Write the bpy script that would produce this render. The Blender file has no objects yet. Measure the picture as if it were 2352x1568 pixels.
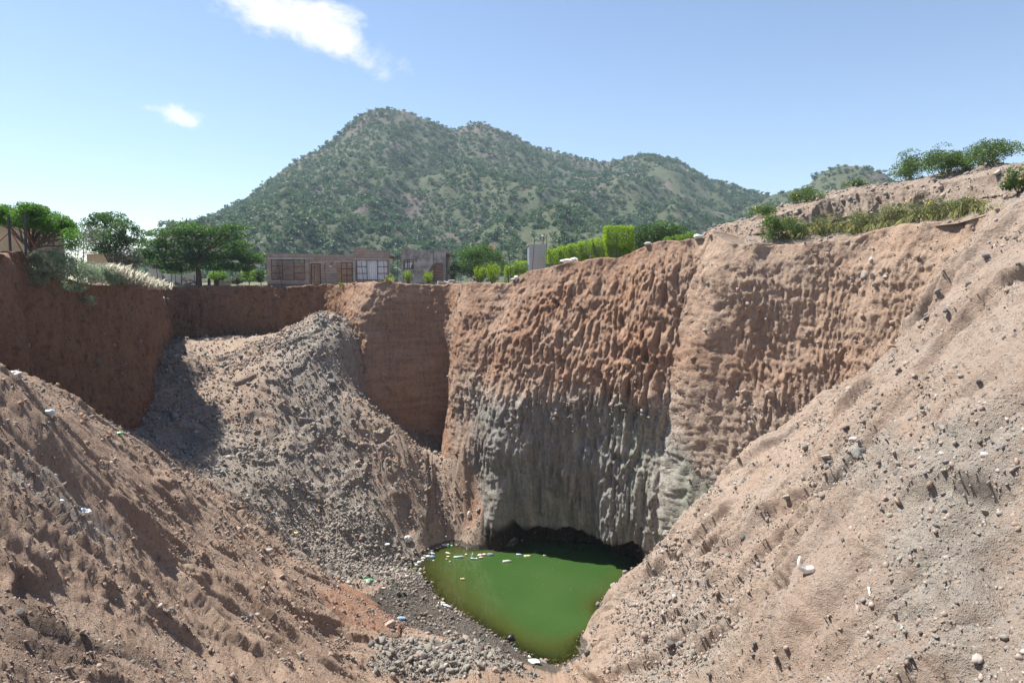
import bpy, math, random
import numpy as np
from mathutils import Vector, Matrix, Euler

# ------------------------------------------------------------------ camera, sky, sun, exposure
SC = bpy.context.scene
COL = SC.collection
PITCH = math.atan(139.0 / 1568.0)          # horizon a little above the middle of the picture
cam_d = bpy.data.cameras.new('camera')
cam_d.sensor_width = 36.0
cam_d.lens = 24.0
cam_d.clip_start = 0.1
cam_d.clip_end = 9000.0
cam = bpy.data.objects.new('camera', cam_d)
COL.objects.link(cam)
cam.location = (0, 0, 0)
cam.rotation_euler = (math.pi / 2 - PITCH, 0, 0)
SC.camera = cam

SUN_DIR = Vector((-0.455, 0.225, 0.862)).normalized()
sun_el = math.asin(SUN_DIR.z)
sun_az = math.atan2(SUN_DIR.x, SUN_DIR.y)
sd = bpy.data.lights.new('sun', 'SUN')
sd.energy = 5.0
sd.angle = math.radians(0.5)
sd.color = (1.0, 0.955, 0.88)
sun = bpy.data.objects.new('sun', sd)
COL.objects.link(sun)
sun.rotation_euler = SUN_DIR.to_track_quat('Z', 'Y').to_euler()

W = bpy.data.worlds.new('World')
SC.world = W
W.use_nodes = True
SC.view_settings.view_transform = 'Standard'
SC.view_settings.look = 'None'
SC.view_settings.exposure = 1.12
SC.view_settings.gamma = 1.0
SC.view_settings.use_curve_mapping = False
SC.cycles.max_bounces = 6
SC.cycles.transparent_max_bounces = 10


class NB:
    """small node-tree helper"""
    def __init__(self, tree):
        self.t = tree
        tree.nodes.clear()

    def n(self, kind, **kw):
        nd = self.t.nodes.new(kind)
        for k, v in kw.items():
            if k.startswith('_'):
                setattr(nd, k[1:], v)
            else:
                key = k.replace('__', ' ')
                sk = nd.inputs[int(key[1:])] if key[0] == 'i' and key[1:].isdigit() else nd.inputs[key]
                self.put(sk, v)
        return nd

    def put(self, sk, v):
        if isinstance(v, bpy.types.NodeSocket):
            self.t.links.new(v, sk)
        elif isinstance(v, bpy.types.Node):
            self.t.links.new(v.outputs[0], sk)
        elif isinstance(v, (tuple, list)) and len(v) == 3 and sk.type == 'RGBA':
            sk.default_value = (v[0], v[1], v[2], 1)
        else:
            sk.default_value = v

    def math(self, op, a, b=0.0, c=0.0, clamp=False):
        nd = self.n('ShaderNodeMath', _operation=op, _use_clamp=clamp)
        self.put(nd.inputs[0], a)
        self.put(nd.inputs[1], b)
        self.put(nd.inputs[2], c)
        return nd.outputs[0]

    def mix(self, f, a, b, mode='MIX'):
        nd = self.n('ShaderNodeMix', _data_type='RGBA', _blend_type=mode)
        self.put(nd.inputs[0], f)
        self.put(nd.inputs[6], a)
        self.put(nd.inputs[7], b)
        return nd.outputs[2]

    def noise(self, vec, scale, detail=4.0, rough=0.55, dist=0.0):
        nd = self.n('ShaderNodeTexNoise', Scale=scale, Detail=detail, Roughness=rough, Distortion=dist)
        if vec is not None:
            self.put(nd.inputs['Vector'], vec)
        return nd.outputs[0]

    def ramp(self, f, lo, hi):
        nd = self.n('ShaderNodeMapRange', _interpolation_type='SMOOTHSTEP')
        self.put(nd.inputs[0], f)
        nd.inputs[1].default_value = lo
        nd.inputs[2].default_value = hi
        return nd.outputs[0]

    def attr(self, name):
        return self.n('ShaderNodeAttribute', _attribute_name=name)

    def scale(self, vec, sx, sy, sz):
        nd = self.n('ShaderNodeMapping')
        self.put(nd.inputs[0], vec)
        nd.inputs['Scale'].default_value = (sx, sy, sz)
        return nd.outputs[0]


# sky: Nishita plus two small white clouds, placed by direction
nb = NB(W.node_tree)
sky = nb.n('ShaderNodeTexSky', _sky_type='NISHITA', _sun_disc=False, _sun_elevation=sun_el,
           _sun_rotation=sun_az, _altitude=300.0, _air_density=1.0, _dust_density=0.12, _ozone_density=1.8)
geo = nb.n('ShaderNodeTexCoord')
vdir = geo.outputs['Generated']


def cloud_mask(dx, dy, dz, wx, wz, sc, thr, soft):
    """soft noisy blob round the direction (dx,dy,dz)"""
    m = nb.n('ShaderNodeVectorMath', _operation='SUBTRACT')
    nb.put(m.inputs[0], vdir)
    m.inputs[1].default_value = (dx, dy, dz)
    sep = nb.n('ShaderNodeSeparateXYZ')
    nb.put(sep.inputs[0], m.outputs[0])
    # rotate a little so that the blob falls to the right
    a = math.radians(-20)
    xx = nb.math('ADD', nb.math('MULTIPLY', sep.outputs[0], math.cos(a)), nb.math('MULTIPLY', sep.outputs[2], math.sin(a)))
    zz = nb.math('ADD', nb.math('MULTIPLY', sep.outputs[0], -math.sin(a)), nb.math('MULTIPLY', sep.outputs[2], math.cos(a)))
    d = nb.math('ADD', nb.math('POWER', nb.math('ABSOLUTE', nb.math('DIVIDE', xx, wx)), 2.0),
                nb.math('POWER', nb.math('ABSOLUTE', nb.math('DIVIDE', zz, wz)), 2.0))
    d = nb.math('SQRT', d)
    ns = nb.noise(nb.scale(vdir, 1, 1, 1.5), sc, 9.0, 0.62, 0.25)
    ns2 = nb.noise(nb.scale(vdir, 1, 1, 1.3), sc * 0.33, 3.0, 0.5, 0.0)
    val = nb.math('ADD', nb.math('SUBTRACT', 1.0, d), nb.math('MULTIPLY', nb.math('SUBTRACT', ns, 0.5), 2.4))
    val = nb.math('ADD', val, nb.math('MULTIPLY', nb.math('SUBTRACT', ns2, 0.5), 1.5))
    return nb.ramp(val, thr, thr + soft)


def dirn(u, v):
    X, U = (u - 1176) / 1568.0, (784 - v) / 1568.0
    s, c = math.sin(PITCH), math.cos(PITCH)
    return Vector((X, c + U * s, -s + U * c))


c1 = dirn(700, 55).normalized()
c2 = dirn(411, 266).normalized()
skycol = nb.mix(1.0, sky.outputs[0], (1.04, 1.0, 1.0), 'MULTIPLY')
cl = nb.math('MAXIMUM', cloud_mask(c1.x, c1.y, c1.z, 0.135, 0.042, 13.0, 0.1, 0.75),
             nb.math('MULTIPLY', cloud_mask(c2.x, c2.y, c2.z, 0.03, 0.013, 40.0, -.1, 1.0), 0.8))
CLOUD_LUM = 6.6
skyc = nb.mix(cl, skycol, (CLOUD_LUM, CLOUD_LUM, CLOUD_LUM * 1.02))
bg = nb.n('ShaderNodeBackground', Color=skyc, Strength=0.080)
out = nb.n('ShaderNodeOutputWorld', Surface=bg)


# ------------------------------------------------------------------ helpers
def P(u, v, Y):
    """world point seen at picture position (u,v of 2352x1568) at forward distance Y"""
    d = dirn(u, v)
    return d * (Y / d.y)


def PZ(u, v, Z):
    d = dirn(u, v)
    return d * (Z / d.z)


_rs = np.random.RandomState(7)
_perm = np.concatenate([_rs.permutation(256)] * 3).astype(np.int64)
_g = _rs.normal(size=(256, 3))
_g /= np.linalg.norm(_g, axis=1)[:, None]


def noise3(p):
    """gradient noise, p: N x 3, about -1..1"""
    p = np.asarray(p, float)
    i = np.floor(p).astype(np.int64)
    f = p - i
    i &= 255
    w = f * f * f * (f * (f * 6 - 15) + 10)
    res = 0
    for dx in (0, 1):
        for dy in (0, 1):
            for dz in (0, 1):
                h = _perm[_perm[_perm[i[:, 0] + dx] + i[:, 1] + dy] + i[:, 2] + dz]
                g = _g[h]
                dot = g[:, 0] * (f[:, 0] - dx) + g[:, 1] * (f[:, 1] - dy) + g[:, 2] * (f[:, 2] - dz)
                wt = (w[:, 0] if dx else 1 - w[:, 0]) * (w[:, 1] if dy else 1 - w[:, 1]) * (w[:, 2] if dz else 1 - w[:, 2])
                res = res + dot * wt
    return res * 1.7


def fbm(p, octv=4, gain=0.5, lac=2.03):
    a, s, r = 1.0, 1.0, 0
    for k in range(octv):
        r = r + a * noise3(p * s + 17.3 * k)
        a *= gain
        s *= lac
    return r


def ridged(p, octv=4, gain=0.5, lac=2.03):
    a, s, r = 1.0, 1.0, 0
    for k in range(octv):
        r = r + a * (1 - 2 * np.abs(noise3(p * s + 9.1 * k)))
        a *= gain
        s *= lac
    return r


def sst(x, a, b):
    t = np.clip((x - a) / (b - a), 0, 1)
    return t * t * (3 - 2 * t)


def mesh_np(name, V, F, mat=None, smooth=False, attrs=None, parent=None):
    """mesh object from numpy arrays; F is M x k"""
    V = np.ascontiguousarray(V, np.float32)
    F = np.ascontiguousarray(F, np.int32)
    me = bpy.data.meshes.new(name)
    m, k = F.shape
    me.vertices.add(len(V))
    me.vertices.foreach_set('co', V.ravel())
    me.loops.add(m * k)
    me.loops.foreach_set('vertex_index', F.ravel())
    me.polygons.add(m)
    me.polygons.foreach_set('loop_start', np.arange(0, m * k, k, dtype=np.int32))
    me.polygons.foreach_set('loop_total', np.full(m, k, np.int32))
    me.update(calc_edges=True)
    me.validate()
    if smooth:
        me.polygons.foreach_set('use_smooth', np.ones(m, bool))
    for an, av in (attrs or {}).items():
        av = np.asarray(av, np.float32)
        if av.ndim == 1:
            me.attributes.new(an, 'FLOAT', 'POINT').data.foreach_set('value', av)
        else:
            c4 = np.ones((len(av), 4), np.float32)
            c4[:, :3] = av
            me.attributes.new(an, 'FLOAT_COLOR', 'POINT').data.foreach_set('color', c4.ravel())
    if mat:
        me.materials.append(mat)
    o = bpy.data.objects.new(name, me)
    COL.objects.link(o)
    if parent:
        o.parent = parent
    return o


def grid_faces(nr, nc, wrap=False):
    r = np.arange(nr - 1)[:, None]
    c = np.arange(nc if wrap else nc - 1)[None, :]
    c2 = (c + 1) % nc
    return np.stack([r * nc + c, r * nc + c2, (r + 1) * nc + c2, (r + 1) * nc + c], -1).reshape(-1, 4)


def tag(o, label=None, cat=None, group=None, kind=None):
    if label:
        o['label'] = label
    if cat:
        o['category'] = cat
    if group:
        o['group'] = group
    if kind:
        o['kind'] = kind
    return o


def thing(name, loc, label, cat, group=None, rz=0.0):
    o = bpy.data.objects.new(name, None)
    o.empty_display_size = 0.2
    COL.objects.link(o)
    o.location = loc
    o.rotation_euler = (0, 0, rz)
    return tag(o, label, cat, group)


def copy_thing(o, parent=None):
    c = o.copy()
    COL.objects.link(c)
    if parent:
        c.parent = parent
    for ch in list(o.children):
        copy_thing(ch, c)
    return c


def new_mat(name):
    m = bpy.data.materials.new(name)
    m.use_nodes = True
    return m, NB(m.node_tree)


def out_surf(nb, shader, disp=None):
    o = nb.n('ShaderNodeOutputMaterial', Surface=shader)
    return o


def bump(nb, h, strength, dist):
    b = nb.n('ShaderNodeBump', Strength=strength, Distance=dist)
    nb.put(b.inputs['Height'], h)
    return b.outputs[0]


def catmull(pts, n_per):
    """open Catmull-Rom through pts (N x k)"""
    pts = np.asarray(pts, float)
    q = np.vstack([2 * pts[0] - pts[1], pts, 2 * pts[-1] - pts[-2]])
    o = []
    for i in range(1, len(q) - 2):
        t = np.linspace(0, 1, n_per, endpoint=False)[:, None]
        p0, p1, p2, p3 = q[i - 1], q[i], q[i + 1], q[i + 2]
        o.append(0.5 * (2 * p1 + (p2 - p0) * t + (2 * p0 - 5 * p1 + 4 * p2 - p3) * t ** 2 + (3 * p1 - p0 - 3 * p2 + p3) * t ** 3))
    o.append(pts[-1:])
    return np.vstack(o)
POND_Z = -15.0
# ------------------------------------------------------------------ rim of the pit (closed ring, clockwise from behind the camera)
def pr(u, v, Y, lean, flute):
    p = P(u, v, Y)
    return (p.x, p.y, p.z, lean, flute)


RIM = [(0, -13, -0.2, 1, .2), (-12, -11, 0.6, 1, .2), (-21, -6, 1.5, 1, .2), (-21.5, 10, 1.4, 1, .2),
       pr(-60, 582, 22, 1.2, .3), pr(0, 582, 26, 1.2, .3), pr(70, 582, 28.5, 1.2, .3), pr(150, 642, 32, 1.2, .35), pr(230, 656, 34, 1.0, .35), pr(320, 656, 37.5, .8, .3),
       pr(352, 657, 43, .6, .25), pr(372, 657, 49, .6, .2), pr(395, 657, 51.5, .6, .2), pr(500, 657, 52, .6, .2), pr(620, 657, 52, .6, .2),
       pr(720, 655, 51.6, .8, .2), pr(795, 652, 50.6, 3.0, .25), pr(832, 648, 48.4, 8.0, .4), pr(862, 645, 46.6, 6.8, .35), pr(915, 651, 46.2, 2.6, .2),
       pr(1000, 653, 46, .8, .2), pr(1045, 653, 45.2, .9, .25), pr(1082, 650, 43.0, 3.6, .35), pr(1165, 649, 41.8, 4.4, .4), pr(1205, 627, 41.2, 4.8, .5),
       pr(1290, 605, 40.4, 4.6, .7), pr(1400, 592, 39.2, 4.2, .9), pr(1440, 585, 38.7, 4.0, 1.0), pr(1500, 560, 38, 3.8, 1.0), pr(1560, 552, 37.2, 3.8, .9),
       pr(1610, 548, 36.7, 3.6, .7), pr(1645, 527, 36, 4.0, .5), pr(1672, 556, 34.6, 3.6, .4), pr(1800, 563, 33.6, 4.2, .4), pr(1950, 545, 32.4, 4.4, .4),
       pr(2050, 520, 31, 4.0, .35), pr(2150, 512, 29.4, 3.4, .35), pr(2225, 505, 27.4, 3.0, .3), pr(2290, 478, 25.4, 2.5, .3), pr(2380, 462, 23, 2.5, .3),
       (20.5, 17, 2.7, 2, .2), (21.5, 6, 2.2, 2, .2), (20, -6, 1.6, 2, .2), (11, -11, 0.6, 1, .2), (0, -13, -0.2, 1, .2)]
RIM = np.array(RIM)
_rc = catmull(RIM, 40)
_seg = np.r_[0, np.cumsum(np.hypot(*np.diff(_rc[:, :2], axis=0).T))]
RIM_LEN = _seg[-1]
# finer columns where the picture sees the wall
_vis = np.ones(len(_seg))
_ang = np.abs(np.arctan2(_rc[:, 0], _rc[:, 1]))
_dens = np.where(_ang < 0.72, 16.0, 2.0)
_cum = np.r_[0, np.cumsum(np.diff(_seg) * 0.5 * (_dens[1:] + _dens[:-1]))]
NCOL = int(_cum[-1])
_sp = np.interp(np.linspace(0, _cum[-1], NCOL, endpoint=False), _cum, _seg)
rim = np.stack([np.interp(_sp, _seg, _rc[:, k]) for k in range(5)], 1)
# inward normals, smoothed
_t = np.roll(rim[:, :2], -6, 0) - np.roll(rim[:, :2], 6, 0)
_t /= np.linalg.norm(_t, axis=1)[:, None] + 1e-9
_nrm = np.stack([_t[:, 1], -_t[:, 0]], 1)
_c = np.array([-1.0, 26.0])
_sgn = np.sign(((_c - rim[:, :2]) * _nrm).sum(1).mean())
_nrm *= _sgn
_k = np.hanning(41)
_k /= _k.sum()
nrm = np.stack([np.convolve(np.r_[_nrm[-20:, i], _nrm[:, i], _nrm[:20, i]], _k, 'valid') for i in (0, 1)], 1)
nrm /= np.linalg.norm(nrm, axis=1)[:, None]
RIM_XY = rim[::8, :2]
# slow variation of the rim height gives the plateau
_kk = np.hanning(401)
_kk /= _kk.sum()
_zr = np.convolve(np.r_[rim[-200:, 2], rim[:, 2], rim[:200, 2]], _kk, 'valid')


def plateau_z(x, y):
    """height of the ground outside the pit"""
    z = np.full(np.shape(x), -0.42)
    z = z + 1.75 * sst(-x, 17.5, 22) * sst(y, 41, 30)
    z = z + 1.5 * sst(x, 0.5, 9) * sst(y, 75, 50)
    return z


BASE_Z = -17.2
ncliff = 250
hh = np.r_[np.linspace(1, 0, ncliff) ** 1.0]
rows = []
strat_rows = []
S = _sp
for i, f in enumerate(hh):
    zr = rim[:, 2]
    depth = f * (zr - BASE_Z)
    z = zr - depth
    fr = depth / 17.0
    lean = rim[:, 3]
    mid_ = sst(rim[:, 0], -3.4, -2.2)
    prof = (0.25 * fr ** 0.6 + 0.75 * fr ** 1.2) * (1 - mid_) + mid_ * (1 - (1 - np.clip(fr, 0, 1)) ** 1.6)
    off = lean * prof
    x = rim[:, 0] + nrm[:, 0] * off
    y = rim[:, 1] + nrm[:, 1] * off
    q = np.c_[x, y, z]
    qs = np.c_[x, y, z * 0.16]
    fl = rim[:, 4]
    lower = sst(z, -5.5, -7.5)
    d = 0.55 * fbm(q * np.array([.16, .16, .10]), 3)
    wv = np.c_[x, y, z * 0.05] + 0.14 * noise3(q * 0.5)[:, None] + 0.04 * noise3(q * 1.7)[:, None]
    flute = ridged(wv * 1.05, 2)
    flute2 = ridged(wv * 2.1 + 3, 2)
    flute3 = ridged(wv * 3.9 + 8, 1)
    d += fl * (0.15 * flute + 0.22 * flute2 + 0.22 * flute3 + 0.13 * ridged(wv * 7.0 + 4, 1)) * sst(depth, 0.1, 2.0) * (0.75 + 0.45 * noise3(np.c_[x * .4, y * .4, z * .4]))
    rough = (0.55 + 0.42 * sst(x, -3, 4) - .2 * sst(x, 7.5, 10)) * (1 - .25 * sst(fl, .45, .8)) * (1 + .5 * sst(x, -6.5, -9))
    d += 0.055 * rough * ridged(q * np.array([.8, .8, .6]) + 5, 2)
    d += 0.042 * rough * fbm(q * np.array([2.1, 2.1, 2.6]), 3, .6)
    d -= 0.062 * rough * (np.abs(noise3(q * 3.6 + 2)) + .9 * np.abs(noise3(q * 7.3 + 9)))
    d -= 0.05 * rough * np.abs(noise3(q * 10.5))
    d -= 0.09 * rough * sst(fbm(q * np.array([1.1, 1.1, .8]) + 40, 3), .42, .6)
    # ledges along the bedding
    d += 0.035 * (sst(fbm(np.c_[x * .6, y * .6, z * 2.2], 4), .0, .3) - .5) * sst(depth, .3, 1.5)
    # overhanging lip
    d += 0.25 * sst(depth, 0.9, 0.0) * fbm(np.c_[x * .7, y * .7, z * 0], 3)
    # undercut at the water's edge and a hollow in the shaded face
    pond = sst(x, -0.9, -0.1) * sst(x, 7.0, 5.8) * sst(y, 33, 34)
    nb_ = fbm(np.c_[x * .8, y * .8, z * 0], 3)
    d -= pond * sst(x, 5.2, 3.8) * 0.9 * sst(z, -9.0, -13.8)
    d -= pond * 1.7 * sst(z, -13.75 + 0.35 * nb_, -14.1 + 0.35 * nb_)
    x = x + nrm[:, 0] * d
    y = y + nrm[:, 1] * d
    zz = z + 0.12 * sst(depth, 0.5, 0) * fbm(np.c_[x * .9, y * .9, z * 0 + 3], 3)
    rows.append(np.c_[x, y, zz])
CL_ROWS = np.array(rows)                              # base .. rim
# plateau rows
ctr = np.array([-2.0, 28.0])
rd = rim[:, :2] - ctr
rr_ = np.linalg.norm(rd, axis=1)
rd = rd / rr_[:, None]
top = CL_ROWS[-1]
prow = []
for dist in [0.12, 0.3, 0.6, 1, 1.5, 2.1, 2.8, 3.6, 4.6, 6, 8, 11, 15, 20, 28, 40, 60, 100, 160, 260, 450, 900, 2000, 5000]:
    x = top[:, 0] + rd[:, 0] * dist
    y = top[:, 1] + rd[:, 1] * dist
    f = sst(np.full(len(x), dist), 0.0, 9.0)
    z = top[:, 2] * (1 - f) + plateau_z(x, y) * f
    nz = 0.10 * fbm(np.c_[x * .6, y * .6, z * 0], 3) + 0.03 * fbm(np.c_[x * 3, y * 3, z * 0], 2)
    z = z + nz * min(1, dist / 1.0) * (1 if dist < 100 else 0.3)
    prow.append(np.c_[x, y, z])
ALL = np.concatenate([CL_ROWS, np.array(prow)], 0)
NR = len(ALL)
flat = ALL.reshape(-1, 3)
X_, Y_, Z_ = flat.T
nz1 = fbm(flat * np.array([.35, .35, .5]), 3)
zb = -6.4 - 3.0 * sst(X_, 6.5, 9.5) + 0.55 * nz1 + 0.5 * fbm(np.c_[X_ * 1.3, Y_ * 1.3, Z_ * .12], 3)
grey_a = sst(Z_, zb + 0.5, zb - 1.1) * (.4 * sst(X_, -4.5, -3.0) + .6 * sst(X_, -3.0, -1.6)) * sst(Y_, 25, 28)
band_a = np.exp(-((Z_ - zb + 0.2) / 1.1) ** 2) * sst(X_, -4.5, -2.0) + sst(X_, 7, 10) * sst(Z_, -3.5, -6.5) * sst(Z_, zb - .3, zb + .2) * .8
pale_a = grey_a * sst(X_ + 0.25 * (Z_ + 12), 5.6, 7.4)
dark_a = sst(Z_, -13.5, -14.1) * sst(X_, -2.2, -1.2) * sst(Y_, 33, 34)  # wet foot of the pond wall, with the undercut's shade painted in
white_a = np.exp(-((X_ - 7.7 - 0.1 * (Z_ + 8)) / 0.7) ** 2) * sst(Z_, -4, -7) * sst(Y_, 26, 30) * .9
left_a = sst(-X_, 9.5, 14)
sandy_a = sst(X_, 6.0, 11) * sst(Y_, 46, 36) * sst(Z_, -7, -1)
isflat = np.zeros(NR)
isflat[ncliff:] = 1
flat_a = np.repeat(isflat, NCOL)
far_a = sst(np.hypot(X_, Y_ - 28), 27, 50)


def on_wall(u, v):
    p = flat[::3]
    den = p[:, 1] * math.cos(PITCH) - p[:, 2] * math.sin(PITCH)
    ok = den > 1
    uu = 1176 + 1568 * p[:, 0] / np.where(ok, den, 1)
    vv = 784 - 1568 * (p[:, 1] * math.sin(PITCH) + p[:, 2] * math.cos(PITCH)) / np.where(ok, den, 1)
    e = (uu - u) ** 2 + (vv - v) ** 2 + np.where(ok, 0, 1e9)
    return Vector(p[np.argmin(e)])


# ------------------------------------------------------------------ terrain: pit floor and slopes
ctl = []
for t in [
    # left foreground slope
    (0, 820, 15), (0, 960, 12.5), (0, 1100, 10.5), (0, 1300, 8.3), (0, 1568, 6), (130, 890, 21), (260, 962, 27),
    (120, 1100, 13), (200, 1190, 13.5), (200, 1400, 9.5), (250, 1568, 7.5), (360, 1040, 29), (470, 1110, 30),
    (350, 1200, 19), (500, 1250, 22), (400, 1400, 13), (500, 1568, 11), (600, 1230, 28.5), (700, 1300, 29),
    (650, 1400, 21), (700, 1500, 19), (700, 1568, 17), (850, 1390, 28), (850, 1480, 25), (860, 1568, 22.8),
    (300, 966, 35.5), (325, 945, 37),
    # debris fan
    (370, 945, 37.5), (370, 850, 42), (450, 846, 42.5), (530, 838, 43.5), (420, 788, 47.5), (500, 776, 49.8),
    (500, 800, 47), (600, 772, 50), (640, 770, 50), (720, 737, 49.6), (785, 720, 48.6), (700, 800, 43.2), (800, 780, 44.6),
    (700, 900, 40.7), (600, 900, 39.7), (450, 920, 39), (400, 960, 37), (550, 1000, 37),
    (700, 1000, 38.3), (830, 970, 40.4), (650, 1100, 35), (800, 1100, 37.2),
    (950, 1100, 39.2), (1045, 1120, 39.6), (700, 1200, 34.0), (850, 1220, 35.1), (1000, 1210, 37.9),
    (1085, 1200, 38.2), (800, 1320, 31.5), (930, 1300, 34.8), (1000, 1568, 24.4),
    # right foreground slope

    (2352, 480, 21.5), (2352, 600, 18), (2352, 784, 13.5), (2352, 1000, 10), (2352, 1250, 7.5), (2352, 1568, 5),
    (2200, 900, 15.5), (2000, 1000, 18.5), (1800, 1150, 20.5), (1650, 1250, 23), (1500, 1350, 26.5),
    (2150, 1250, 9.5), (1950, 1350, 11), (1750, 1450, 14), (1550, 1500, 18.5), (1400, 1568, 20.5), (1600, 1568, 15.5),
    (1800, 1568, 11), (2100, 1568, 7),
]:
    ctl.append(tuple(P(*t)))
# foot of the wall
for u, v in [(1560, 1160), (1630, 1110), (1700, 1060), (1800, 985), (1900, 905), (1990, 845), (2080, 780), (2140, 735), (2200, 685), (2235, 610), (2255, 545),
             (845, 905), (900, 950), (950, 985), (1000, 1015), (1055, 1042), (1080, 1085), (1100, 1120), (1112, 1165)]:
    p = on_wall(u, v)
    ctl.append((p.x, p.y - .2, p.z))
ctl.append(tuple(P(1466, 1330, 34.6)))
shore = [(1120, 1259), (1065, 1256), (1010, 1254), (962, 1288), (957, 1312), (985, 1350), (1020, 1385), (1085, 1425), (1150, 1465), (1190, 1500),
         (1232, 1523), (1290, 1526), (1325, 1505), (1350, 1450), (1380, 1400), (1422, 1360), (1441, 1335)]
for s in shore:
    p = PZ(s[0], s[1], POND_Z)
    ctl.append((p.x, p.y, POND_Z))
for u, v, z in [(1000, 1500, -14.75), (1100, 1545, -14.7), (930, 1420, -14.6), (900, 1345, -14.3), (1250, 1568, -14.8)]:
    p = PZ(u, v, z)
    ctl.append((p.x, p.y, z))
ctl += [(0, 30, -16.6), (2.5, 34, -17.4), (3, 28.5, -16.4), (0, 36, -16.8), (0, 41, -16.6), (5, 38.5, -17), (6.5, 36, -17),
        (-19.4, 24, -4.2), (-20.5, 31, -6.6), (-21, 10, -0.8), (-21, 17, -2.2),
        (0, -2, -1.6), (0, 0, -1.75), (0, 3, -4.0), (0, 8, -8), (0, 14, -11.5), (0, 20, -14),
        (-8, 3, -1.5), (-14, 5, -0.6), (12, 5, 1.6), (18, 12, 2.4), (9, 0, 0.2), (-9, -5, -0.6), (0, -11, -0.4), (11, -8, 0.6),
        (19, 18, 2.6), (-20, -5, 0.6), (20, -4, 1.4)]
ctl = np.array(ctl)


def _ker(a, b):
    d2 = ((a[:, None, :] - b[None, :, :]) ** 2).sum(-1)
    return np.sqrt(d2 + 1.0)


_n = len(ctl)
_A = np.zeros((_n + 3, _n + 3))
_A[:_n, :_n] = _ker(ctl[:, :2], ctl[:, :2]) - np.eye(_n) * 0.02
_A[:_n, _n:] = np.c_[np.ones(_n), ctl[:, :2]]
_A[_n:, :_n] = _A[:_n, _n:].T
_w = np.linalg.solve(_A, np.r_[ctl[:, 2], 0, 0, 0])


def floor_z0(x, y):
    """smooth height of pit floor and spoil slopes"""
    p = np.c_[np.ravel(x), np.ravel(y)]
    r = np.empty(len(p))
    for i in range(0, len(p), 50000):
        q = p[i:i + 50000]
        r[i:i + 50000] = _ker(q, ctl[:, :2]) @ _w[:_n] + _w[_n] + q @ _w[_n + 1:]
    return r


def in_poly(x, y, poly):
    poly = np.asarray(poly)
    c = np.zeros(x.shape, bool)
    j = len(poly) - 1
    for i in range(len(poly)):
        xi, yi, xj, yj = poly[i, 0], poly[i, 1], poly[j, 0], poly[j, 1]
        m = (yi > y) != (yj > y)
        if yi != yj:
            c ^= m & (x < (xj - xi) * (y - yi) / (yj - yi) + xi)
        j = i
    return c


def poly_dist(x, y, poly):
    """signed distance, positive inside"""
    poly = np.asarray(poly)
    d = np.full(x.shape, 1e9)
    for i in range(len(poly)):
        a, b = poly[i], poly[(i + 1) % len(poly)]
        ab = b - a
        t = np.clip(((x - a[0]) * ab[0] + (y - a[1]) * ab[1]) / max(ab @ ab, 1e-9), 0, 1)
        d = np.minimum(d, np.hypot(x - a[0] - t * ab[0], y - a[1] - t * ab[1]))
    return np.where(in_poly(x, y, poly), d, -d)


def hit(u, v):
    """where the sight line (u,v) meets the smooth floor"""
    d = dirn(u, v)
    Y = np.arange(1.5, 60, 0.05)
    x, z = d.x / d.y * Y, d.z / d.y * Y
    f = z - floor_z0(x, Y)
    i = np.argmax(f < 0)
    return (x[i], Y[i])


def region(pix):
    return np.array([hit(u, v) for u, v in pix])


# patches of different ground, outlined on the ground itself
REG = {
    'grey_fan': region([(640, 790), (770, 735), (800, 790), (835, 880), (800, 930), (800, 1000), (830, 1080), (880, 1180), (960, 1270),
                        (930, 1330), (820, 1340), (720, 1300), (600, 1200), (470, 1100), (320, 975), (420, 955), (520, 985), (640, 1010),
                        (660, 960), (640, 880)]),
    'grey_core': region([(640, 1190), (800, 1170), (930, 1260), (960, 1320), (900, 1340), (800, 1320), (700, 1260)]),
    'wet': region([(985, 1285), (950, 1310), (880, 1345), (840, 1372), (960, 1450), (1060, 1500), (1150, 1545), (1240, 1540), (1230, 1500),
                   (1100, 1400), (1010, 1330)]),
    'front_heap': region([(860, 1568), (880, 1515), (960, 1500), (1060, 1515), (1150, 1540), (1220, 1568)]),
    'right_grey': region([(2352, 980), (2200, 1000), (1960, 1030), (1900, 1090), (1950, 1150), (2050, 1200), (2000, 1300), (2050, 1420), (2130, 1568), (2352, 1568)]),
    'right_grey_low': region([(1480, 1300), (1560, 1260), (1640, 1300), (1720, 1380), (1700, 1500), (1640, 1568), (1440, 1568), (1450, 1450)]),
    'left_grey': region([(0, 980), (80, 1050), (180, 1130), (280, 1210), (250, 1290), (120, 1180), (0, 1100)]),
    'left_dark': region([(0, 1240), (90, 1300), (120, 1390), (250, 1430), (380, 1500), (420, 1568), (0, 1568)]),
    'red_low': region([(780, 1340), (900, 1380), (960, 1440), (900, 1480), (780, 1440), (720, 1370)]),
    'red_gully': region([(1040, 1040), (1100, 1100), (1130, 1130), (1130, 1240), (1060, 1250), (1050, 1180), (1060, 1100)]),
    'brown_spur': region([(800, 950), (880, 930), (1000, 1020), (1060, 1100), (1050, 1200), (1000, 1230), (920, 1180), (850, 1090)]),
}


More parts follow.
